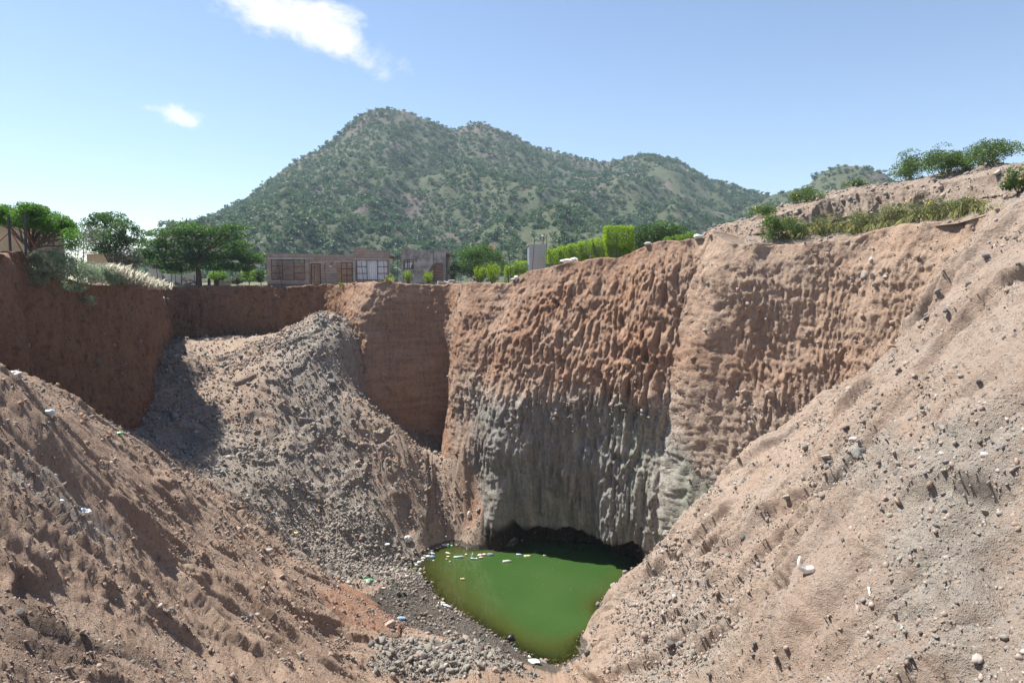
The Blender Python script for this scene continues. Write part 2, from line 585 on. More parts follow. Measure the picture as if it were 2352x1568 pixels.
def floor_relief(x, y, z0):
    """uneven ground: runnels down the slopes, scarps, lumps"""
    N = len(x)
    zero = np.zeros(N)
    p2 = np.c_[x, y, zero]
    left = sst(x + 0.22 * (y - 26), 0.5, -2.5)     # 1 on the left slope
    fan = sst(y, 29, 33) * sst(x, 4, 2)
    right = (1 - left) * sst(x, 1, 3)
    wob = 1.5 * fbm(p2 * 0.3, 3)
    # runnels
    cl_ = -0.35 * x + 0.93 * y + wob
    dl_ = 0.93 * x + 0.35 * y
    cr_ = 0.35 * x + 0.93 * y + wob
    dr_ = -0.93 * x + 0.35 * y
    cf = 0.85 * x + 0.3 * y + wob
    df = 0.4 * x - 0.9 * y
    rl = fbm(np.c_[cl_ * 0.9, dl_ * 0.16, zero], 4)
    rr = fbm(np.c_[cr_ * 0.9, dr_ * 0.16, zero + 5], 4)
    rf = fbm(np.c_[cf * 0.7, df * 0.2, zero + 9], 4)
    run = rl * left * (1 - fan) + rr * right + rf * fan * (1 - right)
    near = sst(np.hypot(x, y), 1, 9)
    rmask = .35 + .65 * sst(fbm(p2 * .3 + 60, 3), -.15, .3)
    h = (0.16 + .08 * right) * run * (0.35 + 0.65 * near)
    big = fbm(p2 * 0.22 + 3, 3)
    h += 0.30 * big * near
    # scarps: breaks in the slope with a steep lower side
    sc = fbm(np.c_[cl_ * 0.5 * left + cr_ * 0.5 * right + cf * 0.4 * fan, (dl_ * left + dr_ * right) * 0.17 + df * fan * 0.25, zero + 2.2], 4)
    h += (sst(sc, 0.14, 0.34) - 0.5) * (0.24 * left + 0.42 * right + 0.12 * fan) * (0.3 + 0.7 * near)
    sc2 = fbm(np.c_[x * 1.1, y * 1.1, zero + 7.7], 3)
    rut = ridged(np.c_[cl_ * .5 * left + cr_ * .45 * right + cf * .5 * fan, (dl_ * left + dr_ * right + df * fan) * .06, zero + 8.8], 2)
    h -= sst(rut, .75, 1.35) * (.11 * left + .22 * right + .06 * fan) * (.25 + .75 * near)
    h += rmask * (sst(sc2, 0.2, 0.36)) * 0.08 * (0.3 + 0.7 * near)
    # lumps and clods
    lump = fbm(p2 * 1.7 + 11, 3)
    h += 0.06 * lump * rmask
    h += 0.055 * rmask * np.abs(fbm(p2 * 5.5 + 4, 3, .6)) * (1 + 1.0 * sst(lump, -.1, .4))
    h += 0.020 * fbm(p2 * 17, 2)
    h += right * .06 * sst(fbm(p2 * np.array([2.4, 2.4, 1]) + 90, 4, .6), .0, .5)
    h = h * (1 - .35 * fan * (1 - right)) * (1 - .22 * left)
    # the shore stays low
    calm = sst(z0, POND_Z - 0.1, POND_Z + 1.2)
    h = h * (0.22 + 0.78 * calm)
    return h


def heap(x, y):
    """rubble heap at the near end of the pond and mounds of the fan"""
    z = 0
    for (u, v, hh, r) in [(1000, 1548, 0.75, 1.9), (1130, 1562, 0.7, 1.6), (900, 1560, 0.6, 1.5), (870, 990, .7, 2.4), (920, 1040, 0.7, 1.6), (990, 1120, 0.6, 1.5),
                          (740, 830, 0.4, 2.8)]:
        p = hit(u, v)
        z = z + hh * np.exp(-((x - p[0]) ** 2 + (y - p[1]) ** 2) / r ** 2)
    return z


def floor_z(x, y):
    z0 = floor_z0(x, y)
    return z0 + floor_relief(x, y, z0) * 1.3 + heap(x, y)


def floor_pts(x, y):
    """ground points pushed out along the slope's normal"""
    z0 = floor_z0(x, y)
    e = 0.25
    gx_ = np.clip((floor_z0(x + e, y) - z0) / e, -1.3, 1.3)
    gy_ = np.clip((floor_z0(x, y + e) - z0) / e, -1.3, 1.3)
    nn = np.sqrt(1 + gx_ ** 2 + gy_ ** 2)
    h = floor_relief(x, y, z0)
    k = np.clip(np.hypot(x, y) / 4, 0, 1)
    return np.c_[x - k * h * gx_ / nn, y - k * h * gy_ / nn, z0 + h / nn + heap(x, y)], np.c_[-gx_ / nn, -gy_ / nn, 1 / nn]


# ------------------------------------------------------------------ ground materials
def rock_shader(nb, col, rough=0.95, h=None, strength=0.6, dist=0.05):
    b = nb.n('ShaderNodeBsdfPrincipled', Roughness=rough)
    nb.put(b.inputs['Base Color'], nb.mix(1.0, col, (.77, .77, .77), 'MULTIPLY'))
    b.inputs['Specular IOR Level'].default_value = 0.15
    if h is not None:
        nb.put(b.inputs['Normal'], bump(nb, h, strength, dist))
    return b.outputs[0]


def make_cliff_mat():
    m, nb = new_mat('cliff_earth')
    co = nb.n('ShaderNodeTexCoord').outputs['Object']
    patch = nb.noise(co, 0.45, 5, .6)
    grain = nb.noise(co, 5.5, 7, .7)
    fine = nb.noise(co, 22.0, 4, .7)
    streak = nb.noise(nb.scale(co, 2.2, 2.2, .14), 1.0, 5, .6)
    bed = nb.noise(nb.scale(co, .35, .35, 3.0), 1.0, 4, .6)
    red = nb.mix(nb.ramp(patch, .3, .7), (.52, .30, .185), (.58, .40, .285))
    red = nb.mix(nb.math('MULTIPLY', nb.ramp(bed, .42, .62), .5), red, (.33, .20, .145))
    red = nb.mix(nb.math('MULTIPLY', nb.ramp(streak, .52, .72), .35), red, (.46, .33, .26))
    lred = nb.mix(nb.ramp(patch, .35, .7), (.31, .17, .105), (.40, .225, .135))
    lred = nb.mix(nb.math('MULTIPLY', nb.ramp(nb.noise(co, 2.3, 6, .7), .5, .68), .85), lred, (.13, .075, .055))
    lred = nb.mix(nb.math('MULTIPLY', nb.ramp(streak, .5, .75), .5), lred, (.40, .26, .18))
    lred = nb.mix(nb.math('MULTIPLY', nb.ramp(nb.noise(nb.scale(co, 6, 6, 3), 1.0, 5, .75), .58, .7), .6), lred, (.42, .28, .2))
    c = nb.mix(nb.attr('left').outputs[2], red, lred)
    sandy = nb.mix(nb.ramp(patch, .3, .7), (.54, .385, .28), (.58, .44, .335))
    c = nb.mix(nb.math('MULTIPLY', nb.attr('sandy').outputs[2], .8), c, sandy)
    band = nb.mix(nb.ramp(grain, .35, .65), (.46, .34, .255), (.60, .50, .41))
    c = nb.mix(nb.attr('band').outputs[2], c, band)
    grey = nb.mix(nb.ramp(streak, .35, .65), (.31, .30, .275), (.51, .495, .45))
    grey = nb.mix(nb.math('MULTIPLY', nb.ramp(patch, .45, .7), .4), grey, (.34, .255, .19))
    c = nb.mix(nb.attr('grey').outputs[2], c, grey)
    pale = nb.mix(nb.ramp(streak, .35, .6), (.30, .295, .245), (.47, .47, .385))
    c = nb.mix(nb.attr('pale').outputs[2], c, pale)
    c = nb.mix(nb.math('MULTIPLY', nb.attr('white').outputs[2], nb.ramp(grain, .35, .6)), c, (.62, .56, .5))
    c = nb.mix(nb.attr('wet_shade').outputs[2], c, (.05, .035, .026))  # near-black: wet rock plus the recess's shade put into the colour
    top = nb.mix(nb.ramp(patch, .35, .7), (.37, .275, .205), (.41, .32, .25))
    far = nb.mix(nb.ramp(nb.noise(co, .25, 5), .4, .6), (.30, .25, .17), (.16, .19, .09))
    top = nb.mix(nb.attr('far').outputs[2], top, far)
    c = nb.mix(nb.attr('flat').outputs[2], c, top)
    c = nb.mix(nb.attr('ash').outputs[2], c, nb.mix(nb.ramp(patch, .3, .7), (.36, .285, .225), (.45, .375, .31)))
    # pebbles and grain
    v = nb.n('ShaderNodeTexVoronoi', Scale=7.0)
    nb.put(v.inputs['Vector'], co)
    peb = nb.ramp(v.outputs['Distance'], .28, .12)
    vr = nb.n('ShaderNodeSeparateColor')
    nb.put(vr.inputs[0], v.outputs['Color'])
    sel = nb.ramp(vr.outputs[0], .75, .8)
    pebm = nb.math('MULTIPLY', peb, sel)
    c = nb.mix(nb.math('MULTIPLY', pebm, .55), c, (.52, .44, .38))
    c = nb.mix(nb.math('MULTIPLY', nb.ramp(grain, .52, .34), .5), c, nb.mix(.65, c, (.05, .035, .03)))
    c = nb.mix(nb.math('MULTIPLY', nb.ramp(fine, .56, .74), .35), c, (.56, .47, .40))
    vst = nb.noise(nb.scale(co, 5.0, 5.0, .35), 1.0, 5, .65)
    h = nb.math('ADD', nb.math('ADD', grain, nb.math('MULTIPLY', vst, .8)), nb.math('ADD', nb.math('MULTIPLY', fine, .45), nb.math('MULTIPLY', pebm, .3)))
    c = nb.mix(nb.math('MULTIPLY', nb.ramp(vst, .50, .36), .3), c, nb.mix(.5, c, (.06, .045, .04)))
    out_surf(nb, rock_shader(nb, c, h=h, strength=.85, dist=.16))
    return m


def make_floor_mat():
    m, nb = new_mat('pit_ground')
    co = nb.n('ShaderNodeTexCoord').outputs['Object']
    patch = nb.noise(co, .55, 5, .6)
    grain = nb.noise(co, 9.0, 7, .72)
    fine = nb.noise(co, 45.0, 4, .7)
    mid = nb.noise(co, 2.2, 6, .65)
    sandL = nb.mix(nb.ramp(patch, .3, .7), (.44, .305, .22), (.51, .375, .28))
    sandR = nb.mix(nb.ramp(patch, .3, .7), (.47, .35, .27), (.50, .40, .325))
    c = nb.mix(nb.attr('rside').outputs[2], sandL, sandR)
    grey = nb.mix(nb.ramp(mid, .35, .65), (.36, .33, .285), (.47, .43, .37))
    ga = nb.math('ADD', nb.attr('grey').outputs[2], nb.math('MULTIPLY', nb.math('SUBTRACT', mid, .5), 1.6))
    c = nb.mix(nb.math('MULTIPLY', nb.ramp(ga, .2, .9), .8), c, grey)
    ra = nb.math('ADD', nb.attr('red').outputs[2], nb.math('MULTIPLY', nb.math('SUBTRACT', mid, .5), 1.0))
    c = nb.mix(nb.math('MULTIPLY', nb.ramp(ra, .3, .8), .9), c, nb.mix(mid, (.42, .22, .14), (.44, .27, .19)))
    da = nb.math('ADD', nb.attr('dark').outputs[2], nb.math('MULTIPLY', nb.math('SUBTRACT', mid, .5), 1.2))
    c = nb.mix(nb.math('MULTIPLY', nb.ramp(da, .3, .8), .8), c, nb.mix(mid, (.17, .12, .09), (.24, .175, .135)))
    wa = nb.math('ADD', nb.attr('wet').outputs[2], nb.math('MULTIPLY', nb.math('SUBTRACT', mid, .5), .8))
    c = nb.mix(nb.math('MULTIPLY', nb.ramp(wa, .3, .7), .92), c, nb.mix(mid, (.075, .07, .062), (.13, .12, .10)))
    c = nb.mix(nb.attr('under').outputs[2], c, (.13, .12, .05))
    v = nb.n('ShaderNodeTexVoronoi', Scale=11.0)
    nb.put(v.inputs['Vector'], co)
    vr = nb.n('ShaderNodeSeparateColor')
    nb.put(vr.inputs[0], v.outputs['Color'])
    peb = nb.math('MULTIPLY', nb.ramp(v.outputs['Distance'], .34, .16), nb.ramp(vr.outputs[0], .62, .68))
    pc = nb.mix(vr.outputs[1], (.24, .235, .22), (.55, .48, .42))
    c = nb.mix(nb.math('MULTIPLY', peb, .7), c, pc)
    c = nb.mix(nb.math('MULTIPLY', nb.ramp(grain, .52, .32), .5), c, nb.mix(.7, c, (.05, .038, .03)))
    c = nb.mix(nb.math('MULTIPLY', nb.ramp(fine, .55, .75), .35), c, (.56, .47, .40))
    v2 = nb.n('ShaderNodeTexVoronoi', Scale=30.0)
    nb.put(v2.inputs['Vector'], co)
    vr2 = nb.n('ShaderNodeSeparateColor')
    nb.put(vr2.inputs[0], v2.outputs['Color'])
    peb2 = nb.math('MULTIPLY', nb.ramp(v2.outputs['Distance'], .42, .2), nb.ramp(nb.math('ADD', vr2.outputs[0], nb.math('MULTIPLY', nb.math('SUBTRACT', mid, .5), 1.4)), .5, .6))
    pc2 = nb.mix(vr2.outputs[1], nb.mix(vr2.outputs[2], (.12, .10, .09), (.25, .235, .21)), (.56, .46, .38))
    c = nb.mix(nb.math('MULTIPLY', peb2, .45), c, pc2)
    grit = nb.noise(co, 130.0, 3, .7)
    c = nb.mix(nb.math('MULTIPLY', nb.ramp(grit, .48, .3), .22), c, nb.mix(.6, c, (.05, .04, .03)))
    h = nb.math('ADD', nb.math('ADD', grain, nb.math('MULTIPLY', peb2, .18)), nb.math('ADD', nb.math('MULTIPLY', fine, .4), nb.math('MULTIPLY', peb, .3)))
    out_surf(nb, rock_shader(nb, c, h=h, strength=.95, dist=.11))
    return m


def make_hill_mat():
    m, nb = new_mat('hill_scrub')
    co = nb.n('ShaderNodeTexCoord').outputs['Object']
    a = nb.noise(co, .012, 6, .6)
    b = nb.noise(co, .09, 7, .7)
    c_ = nb.noise(co, .45, 5, .7)
    c = nb.mix(nb.ramp(a, .35, .65), (.062, .08, .042), (.115, .12, .072))
    c = nb.mix(nb.math('MULTIPLY', nb.ramp(b, .5, .68), .45), c, (.22, .185, .15))
    c = nb.mix(nb.math('MULTIPLY', nb.ramp(c_, .44, .56), .8), c, (.075, .10, .05))
    d_ = nb.noise(co, 1.1, 4, .7)
    c = nb.mix(nb.math('MULTIPLY', nb.ramp(d_, .58, .66), .55), c, (.28, .24, .21))
    c = nb.mix(nb.math('MULTIPLY', nb.ramp(d_, .45, .36), .75), c, (.05, .07, .04))
    c = nb.mix(nb.attr('rock').outputs[2], c, nb.mix(c_, (.09, .075, .07), (.24, .185, .165)))
    out_surf(nb, rock_shader(nb, c, h=nb.math('ADD', b, c_), strength=.8, dist=1.2))
    return m


def plain(name, col, rough=0.8, spec=0.3, metal=0.0, var=0.25, scale=6.0, bumpd=0.0):
    m, nb = new_mat(name)
    co = nb.n('ShaderNodeTexCoord').outputs['Object']
    n1 = nb.noise(co, scale, 6, .65)
    dk = tuple(x * (1 - var) for x in col)
    lt = tuple(min(1, x * (1 + var)) for x in col)
    c = nb.mix(nb.ramp(n1, .3, .7), dk, lt)
    b = nb.n('ShaderNodeBsdfPrincipled', Roughness=rough, Metallic=metal)
    b.inputs['Specular IOR Level'].default_value = spec
    nb.put(b.inputs['Base Color'], c)
    if bumpd:
        nb.put(b.inputs['Normal'], bump(nb, n1, .6, bumpd))
    out_surf(nb, b.outputs[0])
    return m


M_CLIFF = make_cliff_mat()
M_FLOOR = make_floor_mat()
M_HILL = make_hill_mat()

# ------------------------------------------------------------------ build wall + plateau (one sheet to the horizon)
F = grid_faces(NR, NCOL, wrap=True)
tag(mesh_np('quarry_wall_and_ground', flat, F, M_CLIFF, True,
            dict(left=left_a, sandy=sandy_a, band=band_a, grey=grey_a, pale=pale_a, wet_shade=dark_a, white=white_a, flat=flat_a, far=far_a)),
    kind='structure')

# pit floor: polar grid, fine in front of the viewer
th = np.r_[np.linspace(-math.pi, -0.75, 90, endpoint=False), np.linspace(-0.75, 0.75, 1000, endpoint=False), np.linspace(0.75, math.pi, 90, endpoint=False)]
rad = np.r_[0.02, 0.5, np.exp(np.linspace(math.log(1.0), math.log(18.0), 420)), np.arange(18.05, 50, .062), np.linspace(50.1, 57, 20)]
TH, RD = np.meshgrid(th, rad)
fx, fy = (RD * np.sin(TH)).ravel(), (RD * np.cos(TH)).ravel()
sdist = poly_dist(fx, fy, RIM_XY)
keep = sdist > -1.0
FL_V = np.c_[fx, fy, np.full(fx.shape, -30.0)]
FL_N = np.zeros_like(FL_V)
FL_V[keep], FL_N[keep] = floor_pts(fx[keep], fy[keep])
FF = grid_faces(len(rad), len(th), wrap=True)[:, ::-1]
FF = FF[keep[FF].all(1)]
used = np.zeros(len(fx), bool)
used[FF.ravel()] = True
remap = np.cumsum(used) - 1
FV = FL_V[used]
FN = FL_N[used]
FF = remap[FF]


def soft(name, w):
    return sst(poly_dist(FV[:, 0], FV[:, 1], REG[name]), -w, w)


FANM = sst(FV[:, 1], 28, 33) * sst(FV[:, 0], 1, -2)
at_grey = np.clip(FANM * .46 + soft('grey_fan', 1.6) * .42 + soft('grey_core', .8) * .5 + soft('front_heap', .5) * 1.2 + soft('right_grey', 1.0) * 1.0
                  + soft('right_grey_low', .6) * .5 + soft('left_grey', .4) * .6 + .28 * soft('left_dark', .4), 0, 1.2)
at_red = np.clip(soft('red_low', .5) * .9 + soft('red_gully', .8) * .7 + soft('brown_spur', .6) * .2, 0, 1.1)
at_wet = np.clip(soft('wet', .6) + sst(FV[:, 2], POND_Z + .35, POND_Z + .1), 0, 1)
at_dark = np.clip(soft('left_dark', .5) * .8, 0, 1)
at_under = sst(FV[:, 2], POND_Z, POND_Z - .15)
at_rs = sst(FV[:, 0], 1.5, 4)
tag(mesh_np('pit_ground', FV, FF, M_FLOOR, True, dict(grey=at_grey, red=at_red, wet=at_wet, dark=at_dark, under=at_under, rside=at_rs)),
    kind='structure')
# ------------------------------------------------------------------ pond
def make_water():
    m, nb = new_mat('pond_water')
    co = nb.n('ShaderNodeTexCoord').outputs['Object']
    dep = nb.attr('depth').outputs[2]
    opa = nb.math('SUBTRACT', 1.0, nb.math('EXPONENT', nb.math('MULTIPLY', dep, -1.7)))
    col = nb.mix(nb.ramp(dep, .1, 1.9), (.062, .072, .016), (.032, .072, .017))
    mot = nb.noise(co, .35, 5, .6)
    scum = nb.ramp(nb.noise(co, 6.0, 6, .7), .62, .75)
    col = nb.mix(nb.math('MULTIPLY', nb.ramp(mot, .4, .7), .45), col, (.048, .088, .026))
    col = nb.mix(nb.math('MULTIPLY', scum, .3), col, (.08, .13, .05))
    wob = nb.noise(nb.scale(co, 3, 3, 3), 1.0, 3, .5)
    nrm_ = bump(nb, wob, .08, .02)
    d = nb.n('ShaderNodeBsdfDiffuse', Color=col)
    tr = nb.n('ShaderNodeBsdfTransparent', Color=(.5, .5, .2))
    body = nb.n('ShaderNodeMixShader')
    nb.put(body.inputs[0], opa)
    nb.put(body.inputs[1], tr.outputs[0])
    nb.put(body.inputs[2], d.outputs[0])
    gl = nb.n('ShaderNodeBsdfGlossy', Roughness=.025, Color=(.9, .9, .9))
    nb.put(gl.inputs['Normal'], nrm_)
    fr = nb.n('ShaderNodeFresnel', IOR=1.33)
    mx = nb.n('ShaderNodeMixShader')
    nb.put(mx.inputs[0], fr.outputs[0])
    nb.put(mx.inputs[1], body.outputs[0])
    nb.put(mx.inputs[2], gl.outputs[0])
    out_surf(nb, mx.outputs[0])
    return m


gx, gy = np.meshgrid(np.arange(-8, 9.01, .14), np.arange(22, 42.01, .14))
gx, gy = gx.ravel(), gy.ravel()
wdep = np.clip(POND_Z - floor_z(gx, gy), 0, 5)
tag(mesh_np('water', np.c_[gx, gy, np.full(gx.shape, POND_Z)], grid_faces(143, 122), make_water(), True, dict(depth=wdep)), kind='structure')

# ------------------------------------------------------------------ hills
SKY1 = np.array([(300, 640), (330, 600), (400, 545), (455, 507), (520, 483), (570, 458), (640, 405), (680, 375), (760, 335), (800, 298), (830, 268), (868, 250), (905, 250),
                 (940, 260), (1000, 283), (1050, 302), (1078, 288), (1110, 284), (1150, 298), (1220, 335), (1290, 356), (1380, 378),
                 (1440, 362), (1490, 356), (1550, 370), (1620, 412), (1700, 437), (1770, 452), (1850, 470), (1950, 500), (2100, 540), (2300, 600), (2400, 640)], float)
SKY2 = np.array([(1640, 640), (1700, 480), (1770, 448), (1840, 432), (1870, 398), (1915, 380), (1965, 383), (2020, 402), (2060, 430), (2150, 470), (2300, 520), (2500, 600)], float)


def hill_mesh(name, sky, yr, y0, y1, seed, nu, nt, rough):
    us = np.linspace(sky[0, 0], sky[-1, 0], nu)
    v = np.interp(us, sky[:, 0], sky[:, 1])
    k = np.hanning(9)
    k /= k.sum()
    v = np.convolve(np.pad(v, 4, 'edge'), k, 'valid')
    X = (us - 1176) / 1568.0
    Yr = yr + 60 * np.sin((us - 900) / 330.0)
    H = np.array([P(a, b, c).z for a, b, c in zip(us, v, Yr)])
    rows_ = []
    t_all = np.r_[np.linspace(0, 1, nt), np.linspace(1.03, 1.7, 14)]
    rock = []
    for t in t_all:
        Yf = y0 + 35 * np.sin(us / 140.0 + seed)
        Y = Yf + (Yr - Yf) * t
        x = X * Y
        if t <= 1:
            s = .35 * t + .65 * t ** 1.7
        else:
            s = 1 - (t - 1) * .9
        z = -1.0 + (H + 1.0) * s
        q = np.c_[x, Y, z * 0 + seed]
        env = min(1, t * 4) * (1 - t) if t <= 1 else 0
        env = np.sqrt(max(env, 0)) * 1.2 * np.clip(H / 30, 0, 1)
        z = z + env * 14 * fbm(q * .011, 3) + env * 5 * ridged(np.c_[x * .03, Y * .008, q[:, 2]], 3)
        r = sst(fbm(q * np.array([.02, .02, 1]) + 6, 4), .28, .45)
        crest = sst(np.full(len(x), t), .84, 1.0) * sst(H, yr * .12, yr * .2) * sst(fbm(q * .02 + 20, 3), -.25, .2)
        r = np.clip(np.maximum(r * .8, crest), 0, 1)
        z = z + r * (1.5 * fbm(q * np.array([.12, .12, 1]), 3) + 1.2 * np.abs(fbm(q * np.array([.35, .35, 1]), 2))) * rough
        rows_.append(np.c_[x, Y, z])
        rock.append(r)
    R = np.array(rows_)
    o = mesh_np(name, R.reshape(-1, 3), grid_faces(len(R), nu), M_HILL, True, dict(rock=np.array(rock).ravel()))
    tag(o, kind='structure')
    return R[:nt]


HILL1 = hill_mesh('hill', SKY1, 560, 190, 0, 1.3, 520, 170, 1.0)
HILL2 = hill_mesh('rocky_hill', SKY2, 430, 260, 0, 4.1, 200, 60, 1.0)
# ------------------------------------------------------------------ spoil heap behind the right-hand rim
hu = np.array([1600, 1640, 1720, 1800, 1880, 1960, 2040, 2120, 2200, 2280, 2352, 2600], float)
rimv = np.array([549, 529, 562, 564, 557, 546, 525, 516, 507, 484, 471, 455], float)
rimY = np.array([38.6, 37.2, 34.2, 33.7, 33.1, 32.4, 31.3, 30, 28.2, 25.9, 24, 20])
footv = np.array([548, 526, 540, 526, 514, 503, 494, 484, 472, 452, 440, 430], float)
bankv = np.array([547, 524, 520, 496, 470, 446, 436, 430, 420, 405, 393, 388], float)
skyv = np.array([546, 523, 503, 473, 446, 430, 424, 411, 394, 377, 375, 375], float)
us = np.linspace(1600, 2600, 420)


def _i(a):
    return np.interp(us, hu, a)


def _line(v, Y):
    return np.array([P(a, b, c) for a, b, c in zip(us, v, Y)])


r0 = _line(_i(rimv) + 6, _i(rimY) - .1)
r1 = _line(_i(footv), _i(rimY) + 3.2)
r2 = _line(_i(bankv), _i(rimY) + 3.75)
r3 = _line(_i(skyv), _i(rimY) + 7.5)
r4 = r3 + np.array([1.5, 6, -1.0])
r5 = r3 + np.array([3, 14, -4.5])
r5[:, 2] = np.minimum(r5[:, 2], -.6)
keys = [r0, r1, r2, r3, r4, r5]
seg = [34, 44, 50, 20, 16]
hr = []
bankm = []
for k in range(5):
    for t in np.linspace(0, 1, seg[k], endpoint=(k == 4)):
        hr.append(keys[k] * (1 - t) + keys[k + 1] * t)
        bankm.append({0: sst(t, .6, 1.) * .5, 1: 1.0, 2: sst(t, .5, 0) * .8}.get(k, 0))
hr = np.array(hr)
ker = np.array([1, 2, 3, 2, 1.]) / 9
hs = hr.copy()
for k in range(2, len(hr) - 2):
    hs[k] = sum(ker[j + 2] * hr[k + j] for j in range(-2, 3))
hs[:1] = hr[:1]
bm_ = np.repeat(np.array(bankm), len(us))
hv = hs.reshape(-1, 3)
edge = np.repeat(np.clip(np.arange(len(hs)) / 12, 0, 1), len(us)) * np.tile(sst(us, 1610, 1700), len(hs))
n0 = fbm(hv * .5, 3) * .16 + np.abs(fbm(hv * 1.6, 3)) * .10 + np.abs(fbm(hv * 5, 2)) * .04
fl_ = ridged(np.c_[hv[:, 0] * .9, hv[:, 1] * .3, hv[:, 2] * .25], 3) * .42 * bm_
hv[:, 2] += edge * n0
hv[:, 1] -= edge * fl_
hv[:, 0] -= edge * fl_ * .5
HEAP_V = hv
tag(mesh_np('spoil_heap', hv, grid_faces(len(hs), len(us)), M_CLIFF, True,
            dict(ash=np.clip(np.tile(sst(us, 1600, 1760), len(hs)) * .8, 0, 1), sandy=np.ones(len(hv)) * .8, flat=np.clip(.6 - bm_ * .9, 0, 1))), kind='structure')

_gp = np.concatenate([np.array(prow)[:20].reshape(-1, 3)[::2], HEAP_V])
_gf = FV[::2]


def ground_z(x, y):
    """height of the ground outside the pit (or on the heap)"""
    d = (_gp[:, 0] - x) ** 2 + (_gp[:, 1] - y) ** 2
    i = np.argpartition(d, 4)[:4]
    return float(_gp[i, 2].max())


def onheap(u, v, dY=0.0):
    """point of the heap seen at (u,v)"""
    d = dirn(u, v)
    uu = 1176 + 1568 * (HEAP_V[:, 0] / (HEAP_V[:, 1] * math.cos(PITCH) - HEAP_V[:, 2] * math.sin(PITCH)))
    vv = 784 - 1568 * ((HEAP_V[:, 1] * math.sin(PITCH) + HEAP_V[:, 2] * math.cos(PITCH)) / (HEAP_V[:, 1] * math.cos(PITCH) - HEAP_V[:, 2] * math.sin(PITCH)))
    e = (uu - u) ** 2 + (vv - v) ** 2 + .02 * HEAP_V[:, 1] ** 2
    return Vector(HEAP_V[np.argmin(e)])


def on_floor(u, v):
    """point of the real pit ground nearest to where the sight line meets it"""
    x, y = hit(u, v)
    i = np.argmin((FV[:, 0] - x) ** 2 + (FV[:, 1] - y) ** 2)
    return FV[i], FN[i]


# ------------------------------------------------------------------ stones
def ico(sub):
    t = (1 + 5 ** .5) / 2
    V = np.array([(-1, t, 0), (1, t, 0), (-1, -t, 0), (1, -t, 0), (0, -1, t), (0, 1, t), (0, -1, -t), (0, 1, -t), (t, 0, -1), (t, 0, 1), (-t, 0, -1), (-t, 0, 1)], float)
    V /= np.linalg.norm(V[0])
    Fc = [(0, 11, 5), (0, 5, 1), (0, 1, 7), (0, 7, 10), (0, 10, 11), (1, 5, 9), (5, 11, 4), (11, 10, 2), (10, 7, 6), (7, 1, 8), (3, 9, 4), (3, 4, 2),
          (3, 2, 6), (3, 6, 8), (3, 8, 9), (4, 9, 5), (2, 4, 11), (6, 2, 10), (8, 6, 7), (9, 8, 1)]
    for _ in range(sub):
        mid, nf, Vl = {}, [], list(V)
        def m(a, b):
            k = (min(a, b), max(a, b))
            if k not in mid:
                p = Vl[a] + Vl[b]
                Vl.append(p / np.linalg.norm(p))
                mid[k] = len(Vl) - 1
            return mid[k]
        for a, b, c in Fc:
            ab, bc, ca = m(a, b), m(b, c), m(c, a)
            nf += [(a, ab, ca), (b, bc, ab), (c, ca, bc), (ab, bc, ca)]
        V, Fc = np.array(Vl), nf
    return V, np.array(Fc)


ICO0, ICO1, ICO2, ICO3 = ico(0), ico(1), ico(2), ico(3)


def rock_shape(base, seed, angular=.6):
    """a stone: sphere cut by a few planes and roughened"""
    r = np.random.RandomState(seed)
    V = base[0].copy()
    for _ in range(int(5 + 6 * angular)):
        n = r.normal(size=3)
        n /= np.linalg.norm(n)
        c = r.uniform(.45, .85)
        dd = V @ n - c
        V -= np.where(dd > 0, dd, 0)[:, None] * n * (.55 + .45 * angular)
    V *= 1 + .16 * fbm(V * 1.7 + seed * 3.1, 3)[:, None]
    V *= np.array([1.0, r.uniform(.6, .95), r.uniform(.45, .75)])
    return V


def rand_rot(n, r):
    q = r.normal(size=(n, 4))
    q /= np.linalg.norm(q, axis=1)[:, None]
    w, x, y, z = q.T
    return np.stack([1 - 2 * (y * y + z * z), 2 * (x * y - z * w), 2 * (x * z + y * w), 2 * (x * y + z * w), 1 - 2 * (x * x + z * z), 2 * (y * z - x * w),
                     2 * (x * z - y * w), 2 * (y * z + x * w), 1 - 2 * (x * x + y * y)], 1).reshape(n, 3, 3)


def make_rock_mat():
    m, nb = new_mat('stone')
    co = nb.n('ShaderNodeTexCoord').outputs['Object']
    n1 = nb.noise(co, 14.0, 5, .7)
    n2 = nb.noise(co, 2.5, 4, .6)
    t = nb.attr('tint').outputs[0]
    c = nb.mix(nb.ramp(n1, .25, .75), nb.mix(.4, t, (.06, .055, .05)), nb.mix(.18, t, (.8, .76, .7)))
    c = nb.mix(nb.math('MULTIPLY', nb.ramp(n2, .5, .7), .35), c, (.40, .28, .21))
    out_surf(nb, rock_shader(nb, c, h=n1, strength=.5, dist=.02))
    return m


M_ROCK = make_rock_mat()
PAL = {'white': (.55, .49, .44), 'pink': (.46, .37, .31), 'grey': (.29, .27, .24), 'blue': (.21, .215, .21), 'dark': (.10, .10, .10),
       'green': (.31, .30, .25), 'clod': (.36, .25, .185), 'red': (.36, .19, .13), 'sand': (.44, .33, .27), 'wet': (.06, .058, .055)}


